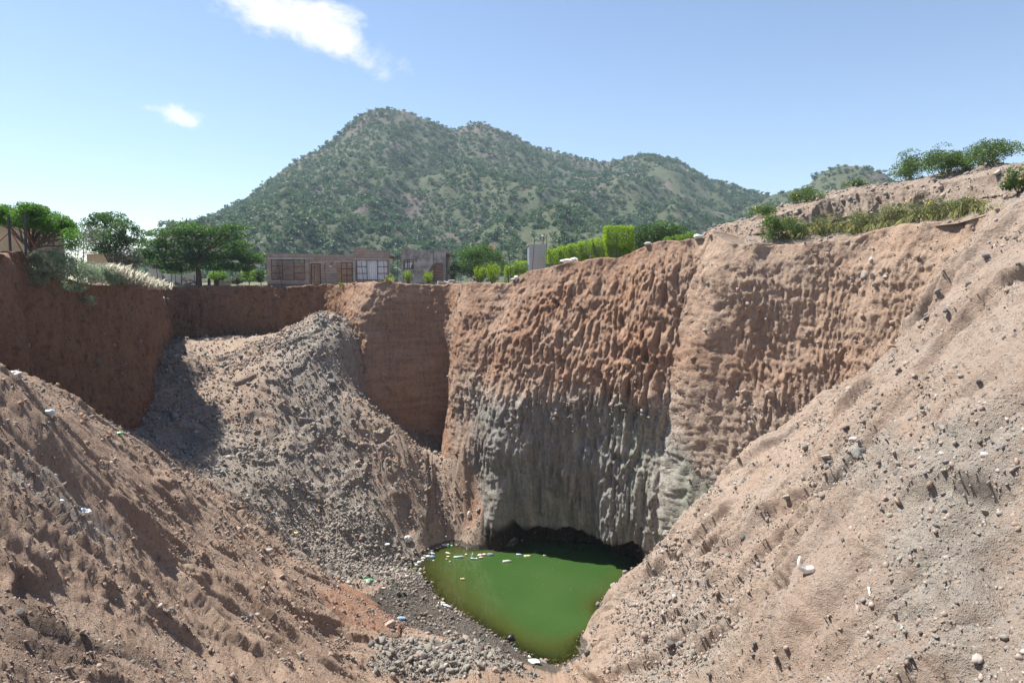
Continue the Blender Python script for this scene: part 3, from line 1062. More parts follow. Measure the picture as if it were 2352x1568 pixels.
def scatter_stones(name, pos, size, pal, seed, sub=0, sink=.25, ang=.8):
    """one mesh of very many small stones lying on the ground"""
    r = np.random.RandomState(seed)
    n = len(pos)
    pos = pos + r.normal(size=(n, 3)) * np.array([.07, .07, .0]) * (pos[:, 1] > 15)[:, None]
    base = [ICO0, ICO1][sub]
    shapes = np.array([rock_shape(base, seed * 10 + k, ang) for k in range(9)])
    k = r.randint(0, 9, n)
    R = rand_rot(n, r)
    L = shapes[k] * size[:, None, None]
    # small stones lie flat-ish: half of them keep their short side up
    V = np.einsum('nij,nvj->nvi', R, L) + pos[:, None, :]
    V[:, :, 2] += (size * (.5 - sink))[:, None]
    nv = len(base[0])
    Fx = base[1][None] + (np.arange(n) * nv)[:, None, None]
    keys = list(pal.keys())
    pr = np.array([pal[q] for q in keys], float)
    pr /= pr.sum()
    ci = r.choice(len(keys), n, p=pr)
    tint = np.array([PAL[q] for q in keys])[ci] * r.uniform(.8, 1.2, (n, 1))
    return tag(mesh_np(name, V.reshape(-1, 3), Fx.reshape(-1, 3), M_ROCK, False, dict(tint=np.repeat(tint, nv, 0))), kind='stuff')


def pix(p):
    den = p[:, 1] * math.cos(PITCH) - p[:, 2] * math.sin(PITCH)
    den = np.where(den > .5, den, 1e6)
    return 1176 + 1568 * p[:, 0] / den, 784 - 1568 * (p[:, 1] * math.sin(PITCH) + p[:, 2] * math.cos(PITCH)) / den, den


_fu, _fv, _fd = pix(FV)
_inview = (_fu > -120) & (_fu < 2470) & (_fv > 500) & (_fv < 1680) & (FV[:, 1] > 2)
_clump = fbm(FV * np.array([.55, .55, .55]) + 31, 4)


def pick(w, n, seed):
    r = np.random.RandomState(seed)
    w = np.where(_inview, np.clip(w, 0, None), 0)
    return r.choice(len(FV), n, p=w / w.sum())


def sizes(idx, seed, lo, hi, power, cap):
    """stone radii: many small ones, few big ones; lo/hi in world metres per 10 m of distance"""
    r = np.random.RandomState(seed)
    u = r.uniform(size=len(idx))
    a = lo ** -power
    b = hi ** -power
    s = (a + (b - a) * u) ** (-1 / power)
    return np.minimum(s * FV[idx, 1] / 10.0 + .004, cap * r.uniform(.7, 1.1, len(idx)))


LEFT = sst(-FV[:, 0], -1, 2.5)
RIGHT = at_rs
PXW = 1 / 683.0 * 10       # one picture pixel at 10 m
dry = sst(FV[:, 2], POND_Z - .3, POND_Z)
# grey rubble of the fan, and of the heap at the near shore
i = pick(dry * (FANM * .35 + soft('grey_fan', 1.6) * (.35 + 1.1 * sst(_clump, -.1, .35)) + 2.2 * soft('grey_core', 1.0)), 19000, 11)
scatter_stones('grey_rubble', FV[i], sizes(i, 12, .6 * PXW, 4.0 * PXW, 1.9, .26), dict(grey=4, green=4, blue=1.2, dark=.7, white=.9, pink=1.2, clod=2.5), 13)
i = pick(soft('front_heap', .6), 3600, 14)
scatter_stones('grey_rubble', FV[i], sizes(i, 15, .5 * PXW, 7.5 * PXW, 1.7, .32), dict(grey=5, green=4, blue=2, dark=.9, white=.5, clod=.8), 16, sub=1, ang=1.3)
# gravel of the right slope
i = pick(RIGHT * (.12 + .9 * sst(_clump, .0, .45) + soft('right_grey', 1.2) * 2.6 + soft('right_grey_low', 1.2) * 1.8), 40000, 21)
scatter_stones('gravel', FV[i], sizes(i, 22, .6 * PXW, 7 * PXW, 1.65, .17), dict(pink=2.4, white=.5, grey=2.6, blue=2.0, dark=1.3, green=1.2, sand=3, clod=3.5), 23, sink=.62, ang=1.1)
# clods and gravel of the left slope
i = pick(LEFT * dry * (1 - soft('grey_fan', .5)) * (.22 + sst(_clump, .0, .45) + soft('left_grey', .5) * 1.3 + soft('left_dark', .6) * .9), 22000, 31)
scatter_stones('gravel', FV[i], sizes(i, 32, .55 * PXW, 5 * PXW, 1.8, .15), dict(pink=1.2, white=.5, grey=1.6, blue=.8, dark=.6, clod=5, red=1.2, sand=1), 33)
# wet gravel along the shore
i = pick((soft('wet', .6)) * (.3 + sst(_clump, -.2, .3)), 3000, 41)
scatter_stones('wet_gravel', FV[i], sizes(i, 42, .5 * PXW, 3.2 * PXW, 1.7, .2), dict(wet=6, dark=3, blue=1.2, grey=.8), 43)
# drowned stones near the shore
i = pick(np.exp(-((FV[:, 2] - POND_Z + .12) / .14) ** 2) * sst(FV[:, 0], 3.2, 1.5), 320, 51)
scatter_stones('drowned_stones', FV[i], sizes(i, 52, 1.0 * PXW, 5 * PXW, 1.3, .2), dict(clod=2, wet=3, grey=1), 53)
# pebbles stuck in the walls
_wu, _wv, _wd = pix(flat)
_wn = len(flat)
wv_ok = (_wu > -50) & (_wu < 2400) & (np.arange(_wn) < ncliff * NCOL) & (Y_ > 20)
rr = np.random.RandomState(61)
wgt = wv_ok * (.05 + 1.5 * band_a + .5 * sandy_a)
i = rr.choice(_wn, 4200, p=wgt / wgt.sum())
sz = np.clip((.8 * PXW) * rr.uniform(size=4200) ** (-1 / 2.4), 0, 4 * PXW) * Y_[i] / 10
scatter_stones('pebbles_in_wall', flat[i], np.minimum(sz, .2), dict(sand=5, pink=3, white=.7, clod=5, grey=.8), 63, sink=.5)
# gravel on the heap and along the rim
hu_, hv_, hd_ = pix(HEAP_V)
wgt = ((hu_ > 1600) & (hu_ < 2420)) * (1.0 + 0 * hu_)
i = rr.choice(len(HEAP_V), 3200, p=wgt / wgt.sum())
sz = np.clip((.6 * PXW) * rr.uniform(size=3200) ** (-1 / 2.2), 0, 4 * PXW) * HEAP_V[i, 1] / 10
scatter_stones('gravel', HEAP_V[i], sz, dict(sand=3, pink=2, white=.7, grey=2, blue=.8), 65)

# single boulders that one can point to
BOULD = {}


def boulder(u, v, wpx, tint, label, group=None, name='rock', aspect=.75, seed=None, place=None, cat='rock', flatc=None, rotz=None):
    seed = seed if seed is not None else int(u * 7 + v * 3) % 1000
    if place is None:
        p, n = on_floor(u, v)
    else:
        p, n = place, (0, 0, 1)
    rad_ = wpx * .5 * p[1] / 1568.0
    key = (seed % 7, tint)
    if key not in BOULD:
        V = rock_shape(ICO2, 300 + key[0] * 7 + len(tint), 1.0 + .15 * (key[0] % 4))
        o = mesh_np(name, V, ICO2[1], M_ROCK, False, dict(tint=np.tile(PAL[tint], (len(V), 1))))
        BOULD[key] = o
    else:
        o = BOULD[key].copy()
        COL.objects.link(o)
        o.name = name
    r = random.Random(seed)
    o.scale = (rad_ * 1.1, rad_ * 1.1, rad_ * 1.5 * aspect)
    o.rotation_euler = (r.uniform(-.4, .4), r.uniform(-.4, .4), r.uniform(0, 6.28) if rotz is None else rotz)
    o.location = (p[0], p[1], p[2] + rad_ * .14)
    return tag(o, label, cat, group)


boulder(1972, 1058, 42, 'blue', 'big blue grey boulder sitting on the upper gravel of the right slope', aspect=.85)
boulder(1960, 1030, 26, 'white', 'white stone just above the big blue grey boulder on the right slope')
boulder(1900, 1082, 26, 'white', 'flat pale stone left of the big blue grey boulder', aspect=.5)
boulder(1912, 1107, 26, 'green', 'flat greenish stone below the pale one beside the big boulder', aspect=.5)
boulder(1912, 1430, 26, 'white', 'round white rock on the right slope below the white curved bone', aspect=1.0)
boulder(1763, 1330, 26, 'white', 'white rock lying low on the right slope left of the white bone', aspect=.9)
boulder(1843, 1310, 16, 'white', 'upright white stone above the white curved bone', aspect=1.4)
boulder(1815, 1300, 16, 'white', 'white stone slanting left of the upright one on the right slope', aspect=1.2)
boulder(2290, 980, 26, 'blue', 'round dark grey rock near the right edge of the photograph', aspect=.9)
boulder(2245, 1485, 30, 'white', 'angular white block at the bottom right corner of the slope', aspect=.7)
boulder(2062, 1518, 22, 'white', 'pale slab at the bottom edge of the right slope', aspect=.7)
boulder(1905, 1555, 16, 'white', 'upright pale stone at the very bottom of the right slope', aspect=1.3)
boulder(2072, 1437, 14, 'white', 'narrow white stone on the right slope beside a dark hollow', aspect=1.4)
boulder(1640, 1126, 16, 'white', 'white stone near the left edge of the right slope')
boulder(1720, 1152, 14, 'pink', 'pinkish stone on the sandy right slope')
boulder(1412, 1362, 20, 'white', 'pale boulder at the right edge of the pond', aspect=1.3)
boulder(1366, 1480, 18, 'pink', 'grey pink stone on the sand at the near right shore', aspect=1.3)
boulder(1200, 1470, 10, 'wet', 'dark wet stone poking out of the shallow water')
boulder(2190, 905, 16, 'dark', 'dark grey stone alone on the sand high on the right slope')
boulder(1690, 1100, 12, 'white', 'small pale stone where the slope meets the pale green rock')
boulder(1925, 985, 18, 'white', 'tall white stone on the upper right slope', aspect=1.4)
boulder(2065, 960, 18, 'white', 'white flat stone among pebbles on the upper right slope', aspect=.5)
boulder(1838, 888, 18, 'sand', 'round beige rock in the pebbly band at the foot of the right wall')
boulder(615, 1274, 26, 'white', 'white boulder at the foot of the left slope beside the grey rubble', aspect=.8)
boulder(645, 1335, 20, 'pink', 'long pinkish stone below the white boulder on the left slope', aspect=.4)
boulder(755, 1322, 24, 'dark', 'dark boulder at the lower edge of the grey rubble', aspect=.8)
boulder(733, 1222, 18, 'white', 'pale flat stone in the middle of the grey rubble', aspect=.6)
boulder(895, 1448, 34, 'pink', 'large pale boulder on the flat ground near the pond', aspect=.8)
boulder(833, 1340, 14, 'pink', 'pale rounded stone at the edge of the wet grey shore')
boulder(561, 1400, 20, 'blue', 'dark blue stone standing in the lower left sand', aspect=1.3)
boulder(690, 1490, 26, 'pink', 'brown stone at the bottom of the left slope, above the flat floor')
boulder(400, 1158, 18, 'clod', 'brown lump of earth on the ridge of the left slope')
boulder(45, 1365, 28, 'grey', 'rounded grey boulder near the left edge of the photograph', aspect=.9)
boulder(104, 1088, 20, 'dark', 'black stone in a hollow of the left slope', aspect=1.0)
boulder(402, 962, 26, 'blue', 'blue grey boulder on top of the rubble in front of the left wall', aspect=.9)
boulder(835, 860, 20, 'grey', 'grey boulder at the foot of the red spur', aspect=.7)
boulder(765, 900, 26, 'blue', 'dark grey boulder on the grey fan below the spur', aspect=.8)
boulder(470, 1075, 16, 'white', 'white stone on the edge between left slope and rubble')
boulder(570, 880, 14, 'blue', 'pale blue stone on the brown top of the fan')
boulder(665, 838, 14, 'grey', 'grey flat stone near the crest of the fan', aspect=.5)
boulder(824, 1166, 14, 'white', 'small white rock on the brown mound left of the pond')
boulder(925, 1222, 12, 'white', 'pale rock at the upper left of the pond trash')
boulder(1085, 1270, 14, 'dark', 'dark rock below the red gully at the pond edge', place=PZ(1108, 1252, POND_Z + .1))
boulder(1005, 1535, 34, 'green', 'tall grey green block in the rubble heap at the near shore', aspect=1.5)
boulder(1100, 1548, 40, 'grey', 'big brown grey block on the right of the near rubble heap', aspect=1.0)
boulder(1245, 1522, 24, 'green', 'pale green stone beside the near end of the pond', aspect=.8)
boulder(1280, 1505, 16, 'pink', 'pink pebble boulder at the near waterline')
boulder(1300, 1540, 22, 'blue', 'blue grey stone on the sand at the near end of the pond')
boulder(60, 932, 10, 'white', 'small white stone high on the left slope')
# embedded in the right wall
for (u, v, w, t, l, a) in [(1985, 635, 22, 'white', 'round white boulder stuck in the right wall, largest of its cluster', 1.1), (2005, 635, 12, 'white', 'narrow white stone beside the largest white boulder in the right wall', 1.6),
                           (2000, 597, 16, 'white', 'oval white stone in the right wall above the cluster', 1.5), (2235, 563, 16, 'grey', 'grey rock in the right wall just under the rim', .8),
                           (2035, 635, 14, 'white', 'slanting white stone to the right of the cluster in the wall', .8), (1955, 640, 12, 'white', 'pale stone to the left of the cluster in the wall', .9),
                           (1710, 905, 22, 'sand', 'beige boulder in the pebbly band of the right wall', .9), (1690, 900, 18, 'pink', 'flat pinkish boulder left of the beige one in the pebbly band', .5),
                           (1770, 905, 26, 'pink', 'big pinkish boulder at the end of the pebbly band', .9), (1290, 875, 14, 'white', 'pale stone in the gravel band of the middle wall', .8)]:
    boulder(u, v, w, t, l, aspect=a, place=on_wall(u, v))
for (u, v, w, t, l) in [(2290, 398, 20, 'white', 'white boulder on top of the spoil heap near the right edge'), (1990, 575 - 65, 16, 'white', 'pale oval stone in the bank of the spoil heap'),
                        (2165, 407, 12, 'white', 'white stone under the dark bushes of the spoil heap'), (1915, 467, 10, 'white', 'small pale stone on the crest of the heap left of the bank'),
                        (2345, 470, 20, 'white', 'white rock at the right edge where slope and heap meet')]:
    boulder(u, v, w, t, l, place=onheap(u, v))
# many more stones that look alike
rr = random.Random(5)
np_r = np.random.RandomState(77)
for zone, wgt, tints, nn, lab, grp, lo, hi in [
    ('r', RIGHT * (.25 + soft('right_grey', .8) * 1.5 + soft('right_grey_low', .8)) * sst(FV[:, 2], -14, -13), ['blue', 'grey', 'dark', 'green'], 95, 'grey stone half buried in the right slope', 'grey stones on the right slope', 8, 27),
    ('r', RIGHT * sst(FV[:, 2], -14, -13) * (.4 + sst(_clump, 0, .4)), ['white', 'pink'], 42, 'pale stone lying on the sandy right slope', 'pale stones on the right slope', 6, 14),
    ('f', dry * (soft('grey_fan', .8) + soft('grey_core', .8)), ['grey', 'green', 'blue'], 60, 'grey stone lying loose on the rubble fan', 'grey stones on the rubble fan', 7, 16),
    ('l', LEFT * dry * (soft('left_grey', .6) + .6 * soft('left_dark', .6) + .1) * (1 - soft('grey_fan', .5)), ['grey', 'pink', 'blue', 'clod'], 55, 'stone or clod lying on the left slope', 'stones on the left slope', 7, 18),
    ('h', soft('front_heap', .5), ['grey', 'green', 'blue'], 26, 'angular grey stone in the rubble heap at the near shore', 'stones of the near rubble heap', 10, 26)]:
    idx = pick(wgt * (_fu > 10) * (_fu < 2340) * (_fv < 1556), nn, hash_seed := nn * 3 + 1)
    for j in idx:
        s_ = lo * (hi / lo) ** (rr.random() ** 1.8)
        boulder(_fu[j], _fv[j], s_, rr.choice(tints), lab, grp, aspect=rr.uniform(.55, 1.0), seed=rr.randint(0, 900), place=FV[j])
# ------------------------------------------------------------------ plants
def leaf_mat(name, dark, light, trans=.45, tcol=None):
    m, nb = new_mat(name)
    t = nb.attr('tint').outputs[2]
    oi = nb.n('ShaderNodeObjectInfo').outputs['Random']
    c = nb.mix(t, dark, light)
    c = nb.mix(nb.math('MULTIPLY', oi, .35), c, tuple(x * .6 for x in dark))
    d = nb.n('ShaderNodeBsdfPrincipled', Roughness=.55)
    d.inputs['Specular IOR Level'].default_value = .25
    nb.put(d.inputs['Base Color'], c)
    tr = nb.n('ShaderNodeBsdfTranslucent')
    nb.put(tr.inputs[0], nb.mix(.6, c, tcol or tuple(min(1, x * 1.5) for x in light)))
    mx = nb.n('ShaderNodeMixShader')
    mx.inputs[0].default_value = trans
    nb.put(mx.inputs[1], d.outputs[0])
    nb.put(mx.inputs[2], tr.outputs[0])
    out_surf(nb, mx.outputs[0])
    return m


M_BARK = plain('bark', (.13, .095, .07), .9, .1, var=.4, scale=9, bumpd=.03)
M_TWIG = plain('dry_twig', (.22, .18, .15), .9, .1, var=.4, scale=20)
M_LIME = leaf_mat('lime_leaf', (.05, .11, .008), (.32, .46, .03), .4, (.48, .70, .03))
M_CLIP = leaf_mat('clipped_leaf', (.02, .065, .01), (.09, .20, .022), .38, (.17, .4, .03))
M_FLAM = leaf_mat('feather_leaf', (.016, .045, .014), (.07, .135, .03), .33, (.14, .32, .04))
M_DARKT = leaf_mat('tree_leaf', (.022, .05, .018), (.085, .14, .045), .33, (.14, .3, .05))
M_BLUEG = leaf_mat('blue_green_leaf', (.09, .135, .08), (.30, .38, .24), .3)
M_GREYS = leaf_mat('grey_scrub_leaf', (.07, .085, .06), (.18, .20, .14), .3)
M_HEAPB = leaf_mat('heap_bush_leaf', (.028, .058, .016), (.115, .175, .05), .35, (.2, .34, .05))
M_HILLB = leaf_mat('hill_bush_leaf', (.030, .068, .030), (.105, .18, .07), .25)
M_OLIVE = leaf_mat('olive_scrub_leaf', (.06, .08, .025), (.22, .25, .10), .35)
M_MIDG = leaf_mat('mid_green_leaf', (.05, .10, .02), (.17, .25, .05), .45, (.3, .55, .05))
M_DRYG = leaf_mat('dry_grass_blade', (.40, .37, .28), (.70, .66, .56), .4)
M_GRASS = leaf_mat('grass_blade', (.10, .13, .04), (.30, .30, .13), .4)
M_YFLOW = plain('yellow_flower', (.75, .45, .05), .6, var=.15)
M_WFLOW = plain('white_flower', (.8, .8, .76), .6, var=.08)
M_RFLOW = plain('red_flower', (.75, .08, .04), .6, var=.15)


def leaves(cen, size, r, aspect=.5, flatn=0.0, up=None, tint=None, dirs=None):
    """diamond leaves round the points cen; flatn pulls their faces towards the sky"""
    n = len(cen)
    nrm_ = r.normal(size=(n, 3))
    nrm_ /= np.linalg.norm(nrm_, axis=1)[:, None]
    nrm_ = nrm_ * (1 - flatn) + np.array([0, 0, 1.0]) * flatn
    nrm_ /= np.linalg.norm(nrm_, axis=1)[:, None]
    a = r.normal(size=(n, 3)) if dirs is None else dirs + .35 * r.normal(size=(n, 3))
    a -= (a * nrm_).sum(1)[:, None] * nrm_
    a /= np.linalg.norm(a, axis=1)[:, None] + 1e-9
    b = np.cross(nrm_, a)
    s = (size * r.uniform(.6, 1.3, n))[:, None]
    V = np.stack([cen - a * s * .5, cen + b * s * .5 * aspect, cen + a * s * .5, cen - b * s * .5 * aspect], 1)
    F_ = np.arange(n * 4).reshape(n, 4)
    if tint is None:
        tint = r.uniform(0, 1, n)
    return V.reshape(-1, 3), F_, np.repeat(tint, 4)


def crown_pts(blobs, n, r, shell=.45, gap=.0, gscale=1.2):
    """points through ellipsoids (cx,cy,cz,rx,ry,rz), denser near their skins, with holes"""
    blobs = np.asarray(blobs, float)
    vol = (blobs[:, 3] * blobs[:, 4] * blobs[:, 5]) ** .75
    k = r.choice(len(blobs), n * 2, p=vol / vol.sum())
    d = r.normal(size=(n * 2, 3))
    d /= np.linalg.norm(d, axis=1)[:, None]
    rad_ = r.uniform(size=n * 2) ** shell
    p = blobs[k, :3] + d * rad_[:, None] * blobs[k, 3:]
    g = fbm(p * gscale + r.uniform(0, 50), 2)
    p = p[g > gap - .9 * 0 - .35][:n]
    return p


def foliage(name, blobs, n, size, mat, r, parent, aspect=.5, flatn=.1, shell=.45, gap=.1, gscale=1.2, tintfn=None):
    p = crown_pts(blobs, n, r, shell, gap, gscale)
    t = np.clip(.5 + .45 * fbm(p * gscale * .9 + 7, 2) + .25 * r.normal(size=len(p)), 0, 1)
    V, F_, T = leaves(p, size, r, aspect, flatn, tint=t)
    return mesh_np(name, V, F_, mat, False, dict(tint=T), parent)


class MB:
    """collects boxes, bars and tubes into one mesh"""
    def __init__(self):
        self.v, self.f = [], []

    def add(self, V, F_):
        o = len(self.v)
        self.v += [tuple(map(float, p)) for p in V]
        self.f += [tuple(int(i) + o for i in q) for q in F_]
        return self

    def box(self, x0, x1, y0, y1, z0, z1):
        V = [(x0, y0, z0), (x1, y0, z0), (x1, y1, z0), (x0, y1, z0), (x0, y0, z1), (x1, y0, z1), (x1, y1, z1), (x0, y1, z1)]
        return self.add(V, [(0, 3, 2, 1), (4, 5, 6, 7), (0, 1, 5, 4), (1, 2, 6, 5), (2, 3, 7, 6), (3, 0, 4, 7)])

    def prism(self, prof, y0, y1):
        """profile in x,z swept from y0 to y1"""
        n = len(prof)
        V = [(p[0], y0, p[1]) for p in prof] + [(p[0], y1, p[1]) for p in prof]
        return self.add(V, [tuple(range(n)), tuple(range(2 * n - 1, n - 1, -1))] + [(i, i + n, (i + 1) % n + n, (i + 1) % n) for i in range(n)])

    def tube(self, pts, rads, seg=6):
        pts = [Vector(p) for p in pts]
        if not hasattr(rads, '__len__'):
            rads = [rads] * len(pts)
        V, F_ = [], []
        for i, p in enumerate(pts):
            t = (pts[min(i + 1, len(pts) - 1)] - pts[max(i - 1, 0)]).normalized()
            a = t.orthogonal().normalized() if i == 0 else (a - t * a.dot(t)).normalized()
            b = t.cross(a)
            for k in range(seg):
                an = 2 * math.pi * k / seg
                V.append(p + (a * math.cos(an) + b * math.sin(an)) * rads[i])
        for i in range(len(pts) - 1):
            for k in range(seg):
                k2 = (k + 1) % seg
                F_.append((i * seg + k, i * seg + k2, (i + 1) * seg + k2, (i + 1) * seg + k))
        F_.append(tuple(range(seg - 1, -1, -1)))
        F_.append(tuple((len(pts) - 1) * seg + k for k in range(seg)))
        return self.add(V, F_)

    def lathe(self, prof, seg=12, M=None):
        V, F_ = [], []
        for (rad_, z) in prof:
            for k in range(seg):
                an = 2 * math.pi * k / seg
                V.append(Vector((rad_ * math.cos(an), rad_ * math.sin(an), z)))
        if M:
            V = [M @ p for p in V]
        for i in range(len(prof) - 1):
            for k in range(seg):
                k2 = (k + 1) % seg
                F_.append((i * seg + k, i * seg + k2, (i + 1) * seg + k2, (i + 1) * seg + k))
        F_.append(tuple(range(seg - 1, -1, -1)))
        F_.append(tuple((len(prof) - 1) * seg + k for k in range(seg)))
        return self.add(V, F_)

    def build(self, name, mat, parent=None, smooth=False, bevel=0.0):
        me = bpy.data.meshes.new(name)
        me.from_pydata(self.v, [], self.f)
        me.materials.append(mat)
        if smooth:
            me.polygons.foreach_set('use_smooth', [True] * len(me.polygons))
        o = bpy.data.objects.new(name, me)
        COL.objects.link(o)
        if parent:
            o.parent = parent
        if bevel:
            b = o.modifiers.new('bevel', 'BEVEL')
            b.width = bevel
            b.segments = 2
        return o


def branchy(mb, base, tips, r0, rng_, bend=.25, seg=6, split=.35, taper=.35):
    """trunk to a fork, then limbs to the tips"""
    base = Vector(base)
    for t in tips:
        t = Vector(t)
        mid = base.lerp(t, split)
        mid += Vector((rng_.uniform(-1, 1), rng_.uniform(-1, 1), rng_.uniform(0, 1))) * bend * (t - base).length * .3
        m2 = base.lerp(t, .72) + Vector((rng_.uniform(-1, 1), rng_.uniform(-1, 1), rng_.uniform(0, .6))) * bend * (t - base).length * .2
        mb.tube([base, mid, m2, t], [r0, r0 * .75, r0 * .55, r0 * taper], seg)


def PB(u, v, ru, rv, Y, dep):
    """ellipsoid blob from picture position and radii (in picture units), distance and depth radius in metres"""
    p = P(u, v, Y)
    return (p.x, p.y, p.z, ru * Y / 1568, dep, rv * Y / 1568)


def tree(name, label, cat, base, blobs, n, size, mat, seed, trunk_r=.12, tips=None, aspect=.5, flatn=.1, shell=.45, gap=.1, gscale=1.2, group=None,
         bark=None, ntips=7, fork=.45, trunkname='trunk', crownname='crown'):
    r = np.random.RandomState(seed)
    rg = random.Random(seed)
    b = Vector(base)
    root = thing(name, b, label, cat, group)
    bl = np.array(blobs, float)
    bl[:, :3] -= np.array(b)
    foliage(crownname, bl, n, size, mat, r, root, aspect, flatn, shell, gap, gscale)
    if trunk_r:
        mb = MB()
        c = bl[:, :3].mean(0)
        fk = Vector((c[0] * .4, c[1] * .4, max(.1, c[2] * fork)))
        mb.tube([(0, 0, -.3), (fk.x * .4, fk.y * .4, fk.z * .5), fk], [trunk_r * 1.35, trunk_r, trunk_r * .85], 8)
        ids = rg.sample(range(len(bl)), min(ntips, len(bl)))
        branchy(mb, fk, [tuple(bl[i, :3] + np.array([0, 0, bl[i, 5] * .2])) for i in ids], trunk_r * .6, rg, taper=.15)
        mb.build(trunkname, bark or M_BARK, root)
    return root


def gbase(u, v, Y, dz=0.0):
    p = P(u, v, Y)
    return Vector((p.x, p.y, ground_z(p.x, p.y) + dz))


# --- flamboyant tree left of the shop
rg = random.Random(4)
b0 = P(457, 657, 54)
base = Vector((b0.x, b0.y, ground_z(b0.x, b0.y) - .1))
bl = []
for (u, v, ru, rv) in [(455, 528, 70, 16), (400, 535, 50, 16), (505, 540, 60, 16), (360, 560, 48, 14), (345, 585, 40, 14), (430, 560, 80, 18), (520, 565, 55, 18),
                       (560, 590, 42, 15), (548, 618, 32, 13), (400, 590, 60, 18), (485, 590, 70, 16), (420, 618, 45, 14), (500, 615, 55, 14), (382, 612, 34, 13), (535, 520, 34, 8),
                       (570, 600, 26, 12), (430, 515, 34, 10), (350, 600, 30, 10), (408, 628, 34, 8)]:
    Y = 54 + rg.uniform(-1.8, 1.8)
    bl.append(PB(455 + (u - 455) * 1.07, 513 + (v - 510) * .93, ru * 1.02, rv * .85, Y, 1.6))
flam = tree('flamboyant_tree', 'wide umbrella shaped tree with dark feathery leaves beside the roofless shop', 'tree', base, bl, 19000, .26, M_FLAM, 21, .21, aspect=.3, flatn=.45,
            shell=.4, gap=.12, gscale=.9, ntips=14, fork=.62)
# --- clipped shade tree at the left edge
rg = random.Random(9)
bl = []
for k in range(70):
    u = rg.uniform(-45, 168)
    topv = np.interp(u, [-45, 0, 60, 100, 140, 170], [478, 474, 468, 478, 500, 522])
    th_ = np.interp(u, [-45, 60, 170], [26, 52, 48])
    v = topv + 6 + rg.uniform(0, .8) * th_
    bl.append(PB(u, v, 24, 13, 30 + rg.uniform(-1.3, 1.3), .5))
g0 = gbase(66, 572, 30.2)
hed = tree('clipped_tree', 'dense flat topped shade tree behind two fence posts at the left edge', 'tree', g0, bl, 30000, .10, M_CLIP, 33, .09, aspect=.45, flatn=.1, shell=.6, gap=-.2,
           gscale=2.0, ntips=14, fork=.3)
mb = MB()
for k in range(46):
    u0, u1 = rg.uniform(55, 130), rg.uniform(5, 165)
    a = P(u0, 560 + rg.uniform(-15, 8), 30.2 + rg.uniform(-.6, .6)) - g0
    c = P(u1, np.interp(u1, [0, 60, 170], [505, 515, 550]) + rg.uniform(-5, 8), 30.2 + rg.uniform(-.9, .9)) - g0
    m_ = a.lerp(c, .5) + Vector((rg.uniform(-.1, .1), rg.uniform(-.1, .1), rg.uniform(-.05, .2)))
    mb.tube([a, m_, c], [.018, .013, .007], 4)
mb.build('twigs', M_BARK, hed)
# --- bare scrub and tree behind it
bl = [PB(u, v, 26, 16, 35 + d, .8) for u, v, d in [(130, 545, 0), (160, 555, .4), (185, 540, 0), (205, 555, -.3), (175, 572, 0), (215, 530, .5), (140, 570, 0)]]
tree('scrub_bush', 'thin grey twiggy bush between the clipped tree and the dark tree', 'bush', gbase(175, 590, 35), bl, 2600, .075, M_GREYS, 41, .035, gap=.2, gscale=2, ntips=7, fork=.15, trunkname='stems', crownname='foliage')
mb = MB()
bl = []
rg = random.Random(12)
for (u, v, ru, rv) in [(215, 515, 26, 18), (240, 510, 32, 20), (262, 505, 28, 20), (283, 520, 26, 20), (250, 540, 40, 22), (225, 548, 30, 20), (285, 548, 26, 18), (308, 548, 22, 14),
                       (325, 535, 12, 8), (232, 498, 16, 10), (270, 565, 34, 14), (310, 525, 14, 9), (205, 535, 18, 12), (230, 570, 26, 14), (255, 575, 40, 12)]:
    bl.append(PB(u, v, ru, rv, 44 + rg.uniform(-.8, .8), 1.1))
tree('leafy_tree', 'tall dark green leafy tree standing behind the low cream wall', 'tree', gbase(255, 600, 44), bl, 8500, .15, M_DARKT, 43, .1, gap=.16, gscale=1.3, ntips=12, fork=.3)
bl = [PB(u, v, 20, 13, 43 + d, .6) for u, v, d in [(270, 590, 0), (292, 578, .3), (310, 590, 0), (285, 602, 0), (322, 602, .2), (300, 610, 0)]]
wf = tree('flowering_bush', 'grey green bush with a few white flowers right of the cream wall', 'bush', gbase(295, 620, 43), bl, 2600, .10, M_GREYS, 45, .03, gap=.15, gscale=2, trunkname='stems', crownname='foliage')
r = np.random.RandomState(3)
pts = np.array([P(r.uniform(268, 318), r.uniform(565, 590), 42.6) - wf.location for _ in range(40)])
V, F_, T = leaves(pts, .11, r, 1.0)
tag(mesh_np('flowers', V, F_, M_WFLOW, False, None, wf), kind='stuff')
# --- overhanging creeper and pale grass on the left rim
bl = []
rg = random.Random(15)
for (u, v, ru, rv, Y) in [(95, 590, 24, 16, 29), (120, 585, 26, 16, 29.6), (145, 600, 34, 20, 30.6), (100, 615, 26, 20, 29.2), (130, 625, 34, 20, 30.2), (165, 605, 30, 18, 31.6), (190, 615, 34, 18, 32.6), (215, 615, 28, 18, 33.4),
                          (170, 632, 28, 18, 31.6), (205, 638, 30, 16, 32.8), (240, 622, 28, 18, 34.2), (250, 640, 24, 14, 34.4), (160, 652, 14, 18, 31.3), (180, 660, 10, 14, 31.8), (95, 640, 12, 20, 29.2), (265, 640, 14, 12, 34.8)]:
    bl.append(PB(u, v, ru, rv, Y - .3, .8))
tree('creeping_shrub', 'blue green shrub spilling over the left rim of the pit', 'bush', gbase(150, 600, 31.5), bl, 11500, .085, M_BLUEG, 47, .03, gap=.1, gscale=1.6, aspect=.55, fork=.1,
     trunkname='stems', crownname='foliage')
rg = random.Random(16)


